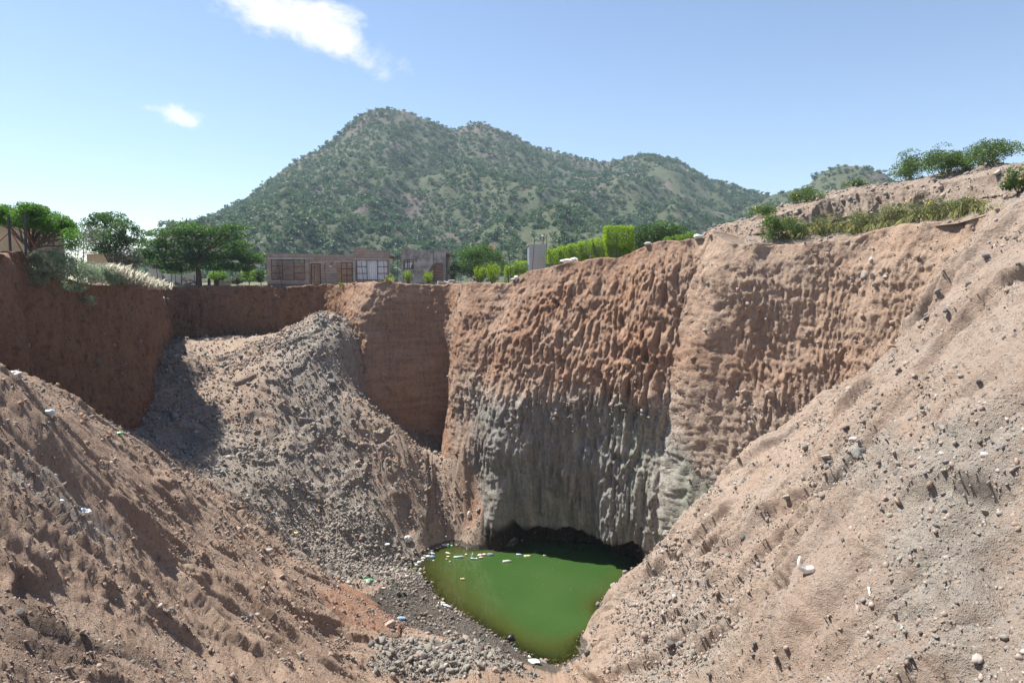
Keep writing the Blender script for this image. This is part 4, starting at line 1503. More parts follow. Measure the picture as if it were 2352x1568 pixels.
def grass_patch(name, spots, n, h, mat, seed, kind='stuff', width=.02, droop=.5):
    r = np.random.RandomState(seed)
    spots = np.array(spots, float)
    k = r.randint(0, len(spots), n)
    p = spots[k, :3] + r.normal(size=(n, 3)) * np.array([1, 1, .1]) * spots[k, 3:4]
    a = r.uniform(0, 6.28, n)
    lean = r.uniform(.05, droop, n)
    hh_ = h * r.uniform(.5, 1.2, n)
    d = np.c_[np.cos(a) * lean, np.sin(a) * lean, np.ones(n)] * hh_[:, None]
    side = np.c_[-np.sin(a), np.cos(a), 0 * a] * width
    m_ = p + d * .6
    tip = p + d * np.array([1.5, 1.5, .95])
    V = np.stack([p - side, p + side, m_ + side, tip, m_ - side], 1).reshape(-1, 3)
    F_ = np.arange(n * 5).reshape(n, 5)
    T = np.repeat(r.uniform(0, 1, n), 5)
    o = mesh_np(name, V, F_, mat, False, dict(tint=T))
    return tag(o, kind=kind)


sp = []
for (u, v, Y) in [(255, 618, 35), (275, 625, 36.2), (295, 632, 37.2), (315, 640, 38.4), (335, 646, 39.2), (350, 650, 40), (300, 645, 37.6), (325, 650, 38.8), (280, 640, 36.4), (240, 612, 34.6)]:
    p = P(u, v + 8, Y)
    sp.append((p.x, p.y, p.z - .15, .32))
grass_patch('pale_grass', sp, 8500, .46, M_DRYG, 5, width=.011, droop=.75)
for (u, v) in [(190, 688)]:
    p = on_wall(u, v)
    bl = [(p.x + .2 + dx, p.y - .2, p.z + dz, .3, .25, .16) for dx, dz in [(0, 0), (.3, .1), (.25, -.1), (-.2, .05)]]
    tree('rooted_shrub', 'small pale green shrub growing out of the shaded left wall', 'bush', p, bl, 420, .07, M_BLUEG, 48, .015, trunkname='stems', crownname='foliage')
p = on_wall(222, 820)
tree('rooted_shrub', 'thin weed rooted halfway down the shaded left wall', 'bush', p, [(p.x + .1, p.y - .2, p.z + d, .16, .16, .25) for d in (-.3, 0, .3, .5)], 200, .06, M_BLUEG, 49, .012, trunkname='stems', crownname='foliage')
# dry roots on the left wall
mb = MB()
rg = random.Random(17)
p0 = on_wall(25, 625)
for k in range(40):
    a = Vector((rg.uniform(-1.2, .9), rg.uniform(-.5, .2), rg.uniform(-.3, .5)))
    pts = [a]
    dd = Vector((rg.uniform(-1, 1), rg.uniform(-.4, .2), rg.uniform(-.5, .6))).normalized()
    for j in range(4):
        dd = (dd + Vector((rg.uniform(-.5, .5), rg.uniform(-.3, .3), rg.uniform(-.6, .3)))).normalized()
        pts.append(pts[-1] + dd * rg.uniform(.12, .28))
    mb.tube(pts, [.012, .01, .009, .007, .005], 4)
dr = mb.build('dry_roots', M_TWIG)
dr.location = p0 + Vector((.25, -.25, 0))
tag(dr, 'tangle of dry roots hanging from the top of the left wall', 'roots')
# --- shrubs behind the flamboyant tree
for i, (u, v, ru, rv, Y, lab, mt) in enumerate([(500, 630, 24, 15, 60, 'light green bush directly behind the trunk of the umbrella tree', M_MIDG),
                                                (545, 640, 20, 13, 60, 'thin grey green bush between umbrella tree and shop', M_GREYS),
                                                (572, 630, 20, 15, 59, 'fresh green bush second from the shop wall', M_MIDG),
                                                (600, 628, 14, 18, 57, 'dark green bush touching the left end of the shop', M_DARKT)]):
    r_ = random.Random(i)
    bl = [PB(u + r_.uniform(-.6, .6) * ru, v + r_.uniform(-.6, .6) * rv, ru * .55, rv * .55, Y + r_.uniform(-.5, .5), .7) for _ in range(8)]
    tree('garden_bush', lab, 'bush', gbase(u, v + 20, Y), bl, 1500, .16, mt, 60 + i, .04, gap=.15, gscale=1.5, trunkname='stems', crownname='foliage', fork=.2)
# --- feathery bush right of the small house
bl = []
rg = random.Random(23)
for (u, v, ru, rv) in [(1100, 572, 34, 14), (1070, 590, 34, 16), (1130, 588, 34, 16), (1100, 600, 50, 20), (1055, 612, 24, 16), (1145, 612, 24, 16), (1100, 622, 50, 14), (1040, 625, 10, 10), (1085, 580, 30, 12)]:
    bl.append(PB(u, v, ru, rv, 53 + rg.uniform(-.8, .8), 1.2))
fb = tree('feathery_bush', 'broad dark feathery bush with red flowers right of the ruined small house', 'bush', gbase(1100, 640, 53), bl, 12000, .18, M_FLAM, 71, .08, aspect=.3, flatn=.4, gap=.1, ntips=8, fork=.2,
          trunkname='stems', crownname='foliage')
r = np.random.RandomState(8)
pts = np.array([P(1133 + r.normal() * 4, 568 + r.normal() * 3, 52.2) - fb.location for _ in range(9)])
V, F_, T = leaves(pts, .12, r, 1.0)
tag(mesh_np('flowers', V, F_, M_RFLOW, False, None, fb), kind='stuff')


def lime(u, vtop, vbot, w, Y, lab, n, seed, group=None, name='lime_bush', base=None):
    g = base or gbase(u, vbot, Y)
    top = P(u, vtop, Y).z
    h = max(.3, top - g.z)
    rw = w * .5 * Y / 1568
    r = np.random.RandomState(seed)
    root = thing(name, g, lab, 'bush', group)
    pts, dirs = [], []
    mb = MB()
    ns = int(26)
    for k in range(ns):
        a = r.uniform(0, 6.28)
        s = r.uniform(0, 1) ** .6
        tip = np.array([math.cos(a) * rw * s, math.sin(a) * rw * s, h * (1.0 - .28 * s * s) * r.uniform(.8, 1.05)])
        b_ = np.array([tip[0] * .15, tip[1] * .15, 0])
        mb.tube([b_, b_ * .4 + tip * .6 + np.array([tip[0] * .12, tip[1] * .12, -.05 * h]), tip], [.012, .008, .004], 4)
        m_ = n // ns
        t = r.uniform(.12, 1.0, m_) ** .75
        p = b_ + (tip - b_) * t[:, None] + r.normal(size=(m_, 3)) * .055 * rw / .4
        pts.append(p)
        dirs.append(np.tile((tip - b_) / np.linalg.norm(tip - b_), (m_, 1)) + r.normal(size=(m_, 3)) * .4)
    pts, dirs = np.vstack(pts), np.vstack(dirs)
    V, F_, T = leaves(pts, .09 * (Y / 42) ** .5, r, .35, .0, dirs=dirs)
    mesh_np('foliage', V, F_, M_LIME, False, dict(tint=T), root)
    mb.build('stems', M_BARK, root)
    return root


lime(938, 620, 651, 27, 46.6, 'small lime green bush in front of the small house window', 900, 81)
lime(985, 620, 653, 30, 46.4, 'lime green bush in front of the exposed bricks of the small house', 900, 82)
lime(1103, 608, 652, 36, 43, 'lime bush leaning over the rim, left of a fuller one', 1200, 83)
lime(1132, 600, 632, 44, 44, 'full lime green bush at the rim below the feathery bush', 1600, 84)
p = on_wall(1161, 658)
lime(1161, 640, 664, 18, p.y - .3, 'tiny lime green bush sprouting from the rim beside two white stones', 400, 85, base=p + Vector((0, -.25, -.15)))
lime(898, 628, 648, 14, 47.4, 'pale green weed beside the fence post at the mound', 350, 86)
p = on_wall(1258, 645)
lime(1258, 636, 656, 30, p.y - .3, 'green tuft of grass below the metal toilet on the wall', 400, 87, base=p + Vector((0, -.2, -.2)))
p = on_wall(785, 655)
lime(785, 651, 660, 12, p.y - .3, 'tiny green weed on the rim in front of the shop', 160, 88, base=p + Vector((0, -.2, -.05)))


def hedge(name, lab, boxes, n, size, mat, seed, Y, base, stems=True, shell=.35):
    """clipped hedge: leaves through rounded boxes (u0,u1,v0,v1,depth)"""
    r = np.random.RandomState(seed)
    root = thing(name, base, lab, 'hedge')
    pts, ti = [], []
    tot = sum((b[1] - b[0]) * (b[3] - b[2]) for b in boxes)
    for (u0, u1, v0, v1, dep) in boxes:
        m_ = int(n * (u1 - u0) * (v1 - v0) / tot)
        q = r.uniform(-1, 1, (m_, 3))
        ax = r.randint(0, 3, m_)
        s = r.uniform(size=m_) < .75
        q[np.arange(m_)[s], ax[s]] = np.sign(q[np.arange(m_)[s], ax[s]]) * (1 - .2 * r.uniform(size=s.sum()))
        q *= (1 - .10 * (np.abs(np.roll(q, 1, 1)) ** 4))
        c = P((u0 + u1) / 2, (v0 + v1) / 2, Y)
        sc = Y / 1568
        p = np.array(c) + q * np.array([(u1 - u0) / 2 * sc, dep, (v1 - v0) / 2 * sc]) + .09 * fbm(q * 4 + seed, 2)[:, None] + r.normal(size=(m_, 3)) * np.array([.035, .035, .06])
        pts.append(p - np.array(base))
    pts = np.vstack(pts)
    d = np.tile([0, 0, 1.0], (len(pts), 1)) + r.normal(size=(len(pts), 3)) * .5
    tt = np.clip(.5 + .5 * fbm(pts * 2.2, 3) + .25 * r.normal(size=len(pts)), 0, 1)
    V, F_, T = leaves(pts, size, r, .4, 0, dirs=d, tint=tt)
    mesh_np('foliage', V, F_, mat, False, dict(tint=T), root)
    if stems:
        mb = MB()
        rg_ = random.Random(seed)
        u0, u1 = min(b[0] for b in boxes), max(b[1] for b in boxes)
        v1 = max(b[3] for b in boxes)
        for k in range(int((u1 - u0) / 7)):
            uu = rg_.uniform(u0 + 3, u1 - 3)
            a = P(uu, v1, Y)
            a.z = ground_z(a.x, a.y) - .1
            c = P(uu + rg_.uniform(-6, 6), v1 - 25, Y)
            mb.tube([a - base, c - base], [.03, .015], 5)
        mb.build('stems', M_BARK, root)
    return root


g = gbase(1420, 592, 46)
hedge('clipped_hedge', 'tall square clipped lime green hedge, highest of the row', [(1387, 1452, 522, 572, .8), (1392, 1446, 565, 592, .6)], 13000, .12, M_LIME, 91, 46, g)
g = gbase(1330, 595, 47)
hedge('clipped_hedge', 'long low lime green hedge sloping up behind the wire fence', [(1256, 1288, 574, 602, .6), (1280, 1312, 568, 594, .65), (1304, 1336, 562, 586, .65), (1328, 1362, 556, 580, .7), (1354, 1394, 551, 576, .7), (1362, 1396, 565, 598, .6), (1312, 1350, 584, 602, .5)],
      15000, .12, M_LIME, 92, 47, g)
g = gbase(1185, 618, 49)
hedge('clipped_hedge', 'small lime hedge between the fence post and the metal toilet', [(1160, 1186, 612, 630, .5), (1182, 1208, 602, 626, .5)], 4000, .12, M_LIME, 93, 49, g)
bl = []
rg = random.Random(31)
for (u, v, ru, rv) in [(1480, 535, 34, 20), (1520, 525, 36, 22), (1555, 535, 30, 20), (1500, 550, 45, 22), (1545, 555, 40, 18), (1465, 560, 22, 22), (1580, 550, 18, 12), (1510, 575, 60, 16)]:
    bl.append(PB(u, v, ru, rv, 56 + rg.uniform(-1, 1), 1.3))
tree('dense_bush', 'big grey green bush behind the square hedge at the foot of the hill', 'bush', gbase(1515, 600, 56), bl, 11000, .18, M_DARKT, 95, .08, gap=.1, ntips=8, fork=.2, trunkname='stems', crownname='foliage')
bl = [PB(u, v, 14, 8, 41.5, .4) for u, v in [(1555, 546), (1575, 543), (1590, 538), (1535, 550)]]
tree('rim_weed', 'low leafy weed on the rim below the litter near the heap', 'bush', gbase(1570, 556, 41.5), bl, 900, .10, M_MIDG, 96, 0, crownname='foliage', gap=.1, gscale=2)


# --- bushes on the spoil heap
def heap_bush(u, v, w, h, lab, n, seed, dY=0.0, size=.085, flowers=True, mat=None):
    n, w, h = int(n * 1.9), w * 1.15, h * 1.12
    base = onheap(u, v)
    Y = base.y
    r_ = random.Random(seed)
    sc = Y / 1568
    bl = []
    for k in range(14):
        a = r_.uniform(0, 6.28)
        s = r_.uniform(0, 1) ** .6
        bl.append((base.x + math.cos(a) * s * w * .42 * sc, base.y + math.sin(a) * s * w * .35 * sc, base.z + h * sc * (.12 + .70 * r_.random() * (1 - .35 * s)), w * .22 * sc, w * .22 * sc, h * .27 * sc))
    t_ = tree('heap_bush', lab, 'bush', base - Vector((0, 0, .05)), bl, n, size, mat or M_HEAPB, seed, .02, gap=.12, gscale=2.2, ntips=10, fork=.12, trunkname='stems', crownname='foliage')
    if flowers:
        r = np.random.RandomState(seed)
        q = crown_pts(np.array(bl) - np.array([*t_.location, 0, 0, 0]), 26, r, .15)
        V, F_, T = leaves(q, .07, r, 1.0)
        tag(mesh_np('flowers', V, F_, M_YFLOW, False, None, t_), kind='stuff')
    return t_


heap_bush(2090, 412, 84, 62, 'dark yellow flowered bush at the left end of the row on the heap top', 2600, 101)
heap_bush(2165, 402, 100, 76, 'tallest leafy bush in the middle of the row on the heap top', 3200, 102)
heap_bush(2215, 392, 60, 58, 'bushy plant between the two big bushes on the heap top', 1800, 103)
heap_bush(2280, 378, 100, 62, 'wide bush leaning right at the right end of the heap top row', 3000, 104)
heap_bush(2335, 448, 60, 62, 'dark bush with orange flowers at the right edge of the photograph', 2400, 105)
heap_bush(1852, 462, 72, 36, 'round light green bush on the left shoulder of the heap', 1800, 106)
heap_bush(1758, 496, 74, 30, 'low green bush furthest left on the crest of the heap', 1500, 107)
heap_bush(1958, 428, 50, 16, 'small light green bush on the crest in front of the rocky hill', 700, 108, flowers=False)
heap_bush(1790, 552, 84, 62, 'dark round bush on the ledge at the rim, left of the flower patch', 3000, 109)
rg = random.Random(41)
for k, (u, v, w, h, lab) in enumerate([(1900, 538, 80, 46, 'first bush of the ledge thicket, next to the dry grass gap'), (1950, 530, 84, 48, 'second bush of the ledge thicket'), (2005, 520, 84, 50, 'middle bush of the ledge thicket under the bank'),
                                       (2060, 512, 84, 48, 'yellow speckled bush right of the middle of the ledge thicket'), (2115, 504, 80, 44, 'fifth bush of the ledge thicket'),
                                       (2170, 496, 76, 40, 'sparse bush near the right end of the ledge thicket'), (2225, 484, 76, 34, 'last bush at the right end of the ledge thicket')]):
    heap_bush(u, v, w, h, lab, 950, 120 + k, size=.075, mat=M_OLIVE)
sp = []
for u in range(1800, 2260, 12):
    p = onheap(u, np.interp(u, [1800, 1900, 2000, 2100, 2260], [553, 545, 533, 512, 492]) - rg.uniform(0, 22))
    sp.append((p.x, p.y, p.z - .05, .25))
grass_patch('dry_grass', sp, 3400, .38, M_GRASS, 6, width=.014, droop=.7)
p = P(893, 655, 46.4)
grass_patch('dry_grass', [(p.x, p.y, ground_z(p.x, p.y) - .05, .16)], 160, .34, M_GRASS, 7, width=.012, droop=.7)

# --- scrub on the hills
def bush_mesh(seed, nq, nblob=6, mat=None):
    r = np.random.RandomState(seed)
    bl = []
    for k in range(nblob):
        a = r.uniform(0, 6.28)
        s = r.uniform(0, .55)
        bl.append((math.cos(a) * s, math.sin(a) * s, r.uniform(.4, .9), .5, .5, .38))
    q = crown_pts(bl, nq, r, .3, .0, 1.5)
    t = np.clip(.35 + .3 * r.normal(size=len(q)) + .25 * fbm(q * 2, 1), 0, 1)
    return leaves(q, .34, r, .8, .15, tint=t)


def hill_scrub(R, n, seed, smin, smax, edge):
    """positions on a hill sheet, denser low down and in gullies"""
    r = np.random.RandomState(seed)
    nt, nu = R.shape[:2]
    it = (r.uniform(size=n * 4) ** .85 * (nt - 2)).astype(int) + 1
    iu = r.randint(0, nu, n * 4)
    p = R[it, iu] + r.normal(size=(n * 4, 3)) * np.array([1.2, 1.2, 0])
    g = fbm(p * np.array([.014, .014, .0]) + 3, 3) + .5 * noise3(p * .05)
    k = g + 1.2 * r.uniform(size=n * 4) > .22
    p = p[k][:n]
    s = r.uniform(smin, smax, len(p)) * (1 + .6 * (r.uniform(size=len(p)) > .93))
    return p, s


hp, hs_ = [], []
a, b = hill_scrub(HILL1, 21000, 5, .9, 2.6, 0)
hp.append(a)
hs_.append(b)
a, b = hill_scrub(HILL2, 2200, 6, 1.1, 2.2, 0)
hp.append(a)
hs_.append(b)
# a fringe along the skyline
for R, m_ in ((HILL1, 190), (HILL2, 70)):
    r = np.random.RandomState(m_)
    iu = r.randint(0, R.shape[1], m_)
    hp.append(R[-1 - r.randint(0, 3, m_), iu])
    hs_.append(r.uniform(.9, 2.4, m_))
hp, hs_ = np.vstack(hp), np.concatenate(hs_)
u_, v_, d_ = pix(hp)
ok = (u_ > 0) & (u_ < 2352) & (hp[:, 2] > -.5)
hp, hs_, d_, u_, v_ = hp[ok], hs_[ok], d_[ok], u_[ok], v_[ok]
vis_score = hs_ / d_ * np.where(v_ < 600, 1, .6)
order = np.argsort(-vis_score)
protos = []
for k in range(8):
    V, F_, T = bush_mesh(500 + k, 110)
    protos.append(mesh_np('hill_bush', V, F_, M_HILLB, False, dict(tint=T)))
rg = random.Random(2)
for j, q in enumerate(order[:300]):
    o = protos[j] if j < 8 else protos[j % 8].copy()
    if j >= 8:
        COL.objects.link(o)
    o.location = hp[q] - np.array([0, 0, .3])
    s = hs_[q]
    o.scale = (s * rg.uniform(.9, 1.2), s * rg.uniform(.9, 1.2), s * rg.uniform(.8, 1.1))
    o.rotation_euler = (0, 0, rg.uniform(0, 6.28))
    tag(o, 'dark green rounded bush growing on the scrubby hill', 'bush', 'bushes on the hill')
VV, FF_, TT = [], [], []
off = 0
var = [bush_mesh(700 + k, 60) for k in range(10)]
r = np.random.RandomState(9)
for q in order[300:]:
    V, F_, T = var[r.randint(10)]
    a = r.uniform(0, 6.28)
    ca, sa = math.cos(a), math.sin(a)
    s = hs_[q] * np.array([r.uniform(.9, 1.25), r.uniform(.9, 1.25), r.uniform(.75, 1.1)])
    W_ = V * s
    W_ = np.c_[W_[:, 0] * ca - W_[:, 1] * sa, W_[:, 0] * sa + W_[:, 1] * ca, W_[:, 2] - .3] + hp[q]
    VV.append(W_)
    FF_.append(F_ + off)
    TT.append(np.clip(T + r.normal() * .25, 0, 1))
    off += len(V)
tag(mesh_np('hill_scrub', np.vstack(VV), np.vstack(FF_), M_HILLB, False, dict(tint=np.concatenate(TT))), kind='stuff')
# ------------------------------------------------------------------ buildings
def brick_mat(name, c1, c2, mortar, bw, bh, mort=.012, blotch=None):
    m, nb = new_mat(name)
    co = nb.n('ShaderNodeTexCoord').outputs['Object']
    sp = nb.n('ShaderNodeSeparateXYZ')
    nb.put(sp.inputs[0], co)
    cb = nb.n('ShaderNodeCombineXYZ')
    nb.put(cb.inputs[0], nb.math('ADD', sp.outputs[0], sp.outputs[1]))
    nb.put(cb.inputs[1], sp.outputs[2])
    b = nb.n('ShaderNodeTexBrick', Scale=1.0, Color1=(*c1, 1), Color2=(*c2, 1), Mortar=(*mortar, 1))
    nb.put(b.inputs['Vector'], cb.outputs[0])
    b.inputs['Mortar Size'].default_value = mort
    b.inputs['Mortar Smooth'].default_value = .3
    b.inputs['Brick Width'].default_value = bw
    b.inputs['Row Height'].default_value = bh
    b.inputs['Bias'].default_value = 0.0
    n1 = nb.noise(co, 1.3, 5, .65)
    n2 = nb.noise(co, 14, 5, .7)
    c = nb.mix(nb.math('MULTIPLY', nb.ramp(n1, .4, .7), .45), b.outputs[0], tuple(x * .55 for x in c1))
    c = nb.mix(nb.math('MULTIPLY', nb.ramp(n2, .5, .8), .4), c, tuple(min(1, x * 1.5) for x in c2))
    if blotch:
        c = nb.mix(nb.ramp(nb.noise(co, .9, 3), .55, .62), c, blotch)
    h = nb.math('ADD', nb.math('MULTIPLY', b.outputs[1], -1.0), nb.math('MULTIPLY', n2, .5))
    out_surf(nb, rock_shader(nb, c, h=h, strength=.7, dist=.02))
    return m


M_BLOCK = brick_mat('concrete_block', (.42, .32, .26), (.53, .42, .345), (.30, .24, .20), .42, .21)
M_BRICK = brick_mat('stock_brick', (.17, .085, .06), (.25, .14, .10), (.33, .28, .24), .26, .12, .016)
M_LINTEL = plain('concrete_lintel', (.42, .39, .36), .9, .1, var=.2, scale=4)
M_PLASTER = plain('stained_plaster', (.28, .26, .24), .9, .1, var=.5, scale=1.6, bumpd=.02)
M_CREAM = plain('cream_plaster', (.50, .38, .24), .9, .1, var=.15, scale=1.2)
M_BEIGE = plain('beige_plaster', (.52, .45, .37), .9, .1, var=.1, scale=1.5)
M_STEEL = plain('rusty_steel', (.055, .035, .032), .6, .3, var=.4, scale=12)
M_POST = plain('dark_post', (.06, .052, .055), .7, .25, var=.3, scale=12)
M_WIRE = plain('fence_wire', (.16, .16, .165), .5, .4, var=.2)
M_CURT = plain('white_curtain', (.72, .72, .74), .9, .1, var=.05)
M_TEAL = plain('dark_teal_cloth', (.05, .09, .11), .9, .1, var=.1)
M_ZINC = plain('zinc_sheet', (.46, .48, .50), .45, .5, metal=.55, var=.12, scale=3)
M_ZINCB = plain('blue_zinc_sheet', (.38, .46, .54), .4, .5, metal=.5, var=.2, scale=3)
M_SHED = None
M_WOOD = plain('weathered_wood', (.25, .18, .13), .9, .1, var=.35, scale=7)
M_SHADE = plain('dark_glass', (.03, .04, .05), .2, .5, var=.1)
M_WHITE = plain('white_plastic', (.78, .78, .76), .5, .3, var=.05)
M_DKPL = plain('dark_plate', (.03, .055, .07), .5, .3, var=.1)
M_INK = plain('dark_ink', (.03, .03, .05), .6, .2, var=.05)
M_TILE = plain('red_tin_roof', (.28, .12, .08), .8, .2, var=.3, scale=4)
M_STONEF = brick_mat('stone_footing', (.30, .28, .26), (.36, .33, .30), (.15, .12, .10), .33, .19, .03)
M_SACK = plain('woven_sack', (.72, .71, .68), .85, .1, var=.12, scale=9, bumpd=.02)
M_SACKB = plain('burlap_sack', (.38, .33, .25), .9, .1, var=.2, scale=9, bumpd=.02)

# --- roofless shop
A0 = P(614, 650, 52.6)
B0 = P(896, 650, 54.2)
ax = Vector((B0.x - A0.x, B0.y - A0.y, 0))
SHOP_L = ax.length
yaw = math.atan2(ax.y, ax.x)
ax.normalize()
ay = Vector((-ax.y, ax.x, 0))
SZ = P(614, 655, 52.6).z - .15
shop = thing('brick_shop', (A0.x, A0.y, SZ), 'half built brick shop, roofless on the left, white curtains in its right window', 'building', rz=yaw)


def fac(u, v, off=0.0):
    """picture position -> (X, Z) on the shop front set back by off"""
    d = dirn(u, v)
    o = Vector((A0.x, A0.y, 0)) + ay * off
    # solve o + ax*X = d*t in plan
    det = d.x * (-ax.y) - d.y * (-ax.x)
    t = (o.x * (-ax.y) - o.y * (-ax.x)) / det
    X = (Vector((d.x * t, d.y * t, 0)) - o).dot(ax)
    return X, d.z * t - SZ


def fx(u):
    return fac(u, 640)[0]


def fz(u, v):
    return fac(u, v)[1]


def wall_open(mb, x0, x1, z0, z1, y0, y1, holes):
    """wall with rectangular openings, cut into butted boxes; holes sorted by x"""
    x = x0
    for (a, b, c, d) in sorted(holes):
        if a > x:
            mb.box(x, a, y0, y1, z0, z1)
        if c > z0:
            mb.box(a, b, y0, y1, z0, c)
        if d < z1:
            mb.box(a, b, y0, y1, d, z1)
        x = b
    if x < x1:
        mb.box(x, x1, y0, y1, z0, z1)


T_ = .2
xa, xb = 0.0, fx(709.8)
xc, xd = fx(813), SHOP_L
zl = fz(640, 582)
zm = fz(760, 585)
z2l, z2r = fz(814, 567), fz(896, 577.7)
win = (fx(623.5), fx(701.4), fz(660, 643), fz(660, 595.5))
mb = MB()
wall_open(mb, xa, xb, .3, zl, 0, T_, [win])
mb.box(xa, xa + T_, T_, 3.6, .3, zl - .02)
mb.box(xa + T_, xc - .002, 3.6, 3.8, 0, zl - .5)
mb.box(xb - T_, xb, T_, 1.6, 0, zl - .03)
mb.build('wall', M_BLOCK, shop)
mb = MB()
mb.box(xa, xb, 0.002, T_, -.6, .298)
mb.box(xa, xa + T_, T_, 3.6, -.6, .298)
mb.build('stone_footing', M_STONEF, shop)
# middle part: two openings, a pier, set back a little
m0, m1 = .06, .26
d1 = (fx(711), fx(748), 0.0, fz(730, 602))
d2 = (fx(774), fx(809.5), 0.0, fz(790, 602))
gap_ = (fx(728), fx(735.5), 0.0, fz(730, 613))
mb = MB()
wall_open(mb, xb, xc - .002, 0, zm, m0, m1, [d1, d2])
mb.box(fx(737), fx(745), m0 + .02, m1 - .02, 0, d1[3] - .002)
mb.build('wall', M_BLOCK, shop)
mb = MB()
wall_open(mb, xb + .002, xc - .3, 0, zm - .35, 2.2, 2.4, [(fx(731), fx(737), 0, zm - .6)])
mb.build('inner_wall', M_BLOCK, shop)
mb = MB()
mb.box(win[0] - .2, win[1] + .2, -.015, .15, win[3] + .002, win[3] + .11)
mb.box(d1[0] + .03, d1[1] - .02, .045, .2, d1[3] - .09, d1[3] - .002)
mb.box(d2[0] - .2, d2[1] - .02, .045, .2, d2[3] + .004, d2[3] + .1)
wx = (fx(819), fx(892.5), fz(850, 643.5), fz(850, 597))
mb.box(wx[0] - .25, wx[1] + .04, -.055, .12, wx[3] + .002, wx[3] + .1)
mb.build('lintel', M_LINTEL, shop)
# right, roofed part with sloping parapet
mb = MB()
y0 = -.04
mb.box(xc, wx[0], y0, y0 + T_, 0, wx[3])
mb.box(wx[1], xd, y0, y0 + T_, 0, wx[3])
mb.box(wx[0], wx[1], y0, y0 + T_, 0, wx[2])
mb.prism([(xc, wx[3] + .0), (xd, wx[3] + .0), (xd, z2r), (xc, z2l)], y0, y0 + T_)
mb.box(xc, xc + T_, y0 + T_, 3.8, 0, z2l - .06)
mb.box(xd - T_, xd, y0 + T_, 3.8, 0, z2r - .06)
mb.box(xc + T_, xd - T_, 3.6, 3.8, 0, z2r - .06)
mb.build('wall', M_BLOCK, shop)
mb = MB()
mb.prism([(xc + T_ + .01, z2l - .24), (xd + .42, z2r - .34), (xd + .42, z2r - .28), (xc + T_ + .01, z2l - .18)], y0 + T_ + .02, 3.95)
mb.build('roof', M_ZINC, shop)
mb = MB()
for yy in (.5, 1.4, 2.3, 3.2):
    mb.prism([(xd + .003, z2r - .47), (xd + .4, z2r - .51), (xd + .4, z2r - .36), (xd + .003, z2r - .345)], yy, yy + .08)
mb.build('rafter', M_WOOD, shop)


def window_frame(x0, x1, z0, z1, yy, mull, trans, wd=.045):
    mb = MB()
    mb.box(x0, x1, yy, yy + .05, z1 - wd, z1)
    mb.box(x0, x1, yy, yy + .05, z0, z0 + wd)
    for a in (x0, x1 - wd):
        mb.box(a, a + wd, yy, yy + .05, z0 + wd, z1 - wd)
    for a in mull:
        mb.box(a - wd / 2, a + wd / 2, yy + .002, yy + .048, z0 + wd, z1 - wd)
    for (a, b, z) in trans:
        mb.box(a, b, yy + .006, yy + .044, z - wd / 2, z + wd / 2)
    return mb


def bays(x0, x1, ma, mb2, z0, z1):
    o = []
    for k in (1, 2):
        z = z1 - (z1 - z0) * k / 3
        o += [(x0, ma, z), (mb2, x1, z)]
    return o


ma, mb2 = fx(649.2), fx(675.6)
window_frame(*win, .05, [ma, mb2], bays(win[0], win[1], ma, mb2, win[2], win[3])).build('window_frame', M_STEEL, shop)
ma, mb2 = fx(843.5), fx(867.5)
wf_ = window_frame(*wx, -.03, [ma, mb2], bays(wx[0], wx[1], ma, mb2, wx[2], wx[3])).build('window', M_STEEL, shop)
xs = np.linspace(wx[0], wx[1], 130)
yc = .12 + .035 * np.sin(xs * 34) + .02 * np.sin(xs * 77 + 1)
Vc = np.stack([np.c_[xs, yc, np.full(130, wx[2])], np.c_[xs, yc * .9, np.full(130, wx[3])]]).reshape(-1, 3)
mesh_np('curtain', Vc, grid_faces(2, 130), M_CURT, True, None, wf_)
mb = MB()
for uu in (715.5, 736):
    mb.box(fx(uu) - .03, fx(uu) + .03, .12, .17, 0, d1[3] - .1)
mb.box(fx(715.5) + .03, fx(736) - .03, .12, .17, d1[3] - .16, d1[3] - .1)
mb.build('door_frame', M_STEEL, shop)
window_frame(fx(784), d2[1], .05, d2[3], .1, [fx(797)], [(fx(784), d2[1], fz(790, 617.5)), (fx(784), d2[1], fz(790, 632.5))]).build('door_frame', M_STEEL, shop)
mb = MB()
mb.box(fx(812.4), fx(815.5), -.14, -.042, 0, fz(812, 600))
mb.build('pillar', M_LINTEL, shop)
pl = MB().box(fx(756), fx(762.3), m0 - .02, m0 - .003, fz(758, 612.7), fz(758, 610.1)).build('name_plate', M_WHITE, shop)
MB().box(fx(757), fx(761.3), m0 - .024, m0 - .0205, fz(758, 611.9), fz(758, 611.0)).build('lettering', M_INK, pl)
pl = MB().box(fx(759.5), fx(766), m0 - .02, m0 - .003, fz(762, 607.6), fz(762, 604.4)).build('number_plate', M_DKPL, shop)
mb = MB()
for (u0, u1, v0, v1) in [(760.3, 762.3, 605.2, 605.6), (761.9, 762.3, 605.6, 607), (760.3, 761.9, 606.2, 606.5), (763.2, 763.6, 604.8, 607), (764.2, 765.6, 606.6, 607.1), (764.2, 764.6, 605, 606)]:
    mb.box(fx(u0), fx(u1), m0 - .024, m0 - .0205, fz(762, v1), fz(762, v0))
mb.build('lettering', M_LINTEL, pl)
# leaning steel bars in front of the shop
for (u0, v0, u1, v1, Y, lab) in [(638.5, 606, 648, 656, 51.8, 'bent steel bar leaning in front of the left shop window'), (813 + 16.6, 600, 836, 648, 52.6, 'thin post in front of the left bay of the curtained window'),
                                 (881.5, 600, 883, 646, 52.8, 'thin post in front of the right bay of the curtained window'), (722, 611, 721, 652, 52, 'thin post in front of the shop doorway')]:
    a, b = P(u0, v0, Y), P(u1, v1, Y)
    b.z -= .2
    tag(MB().tube([a, b], [.022, .025], 6).build('fence_post', M_POST), lab, 'post')

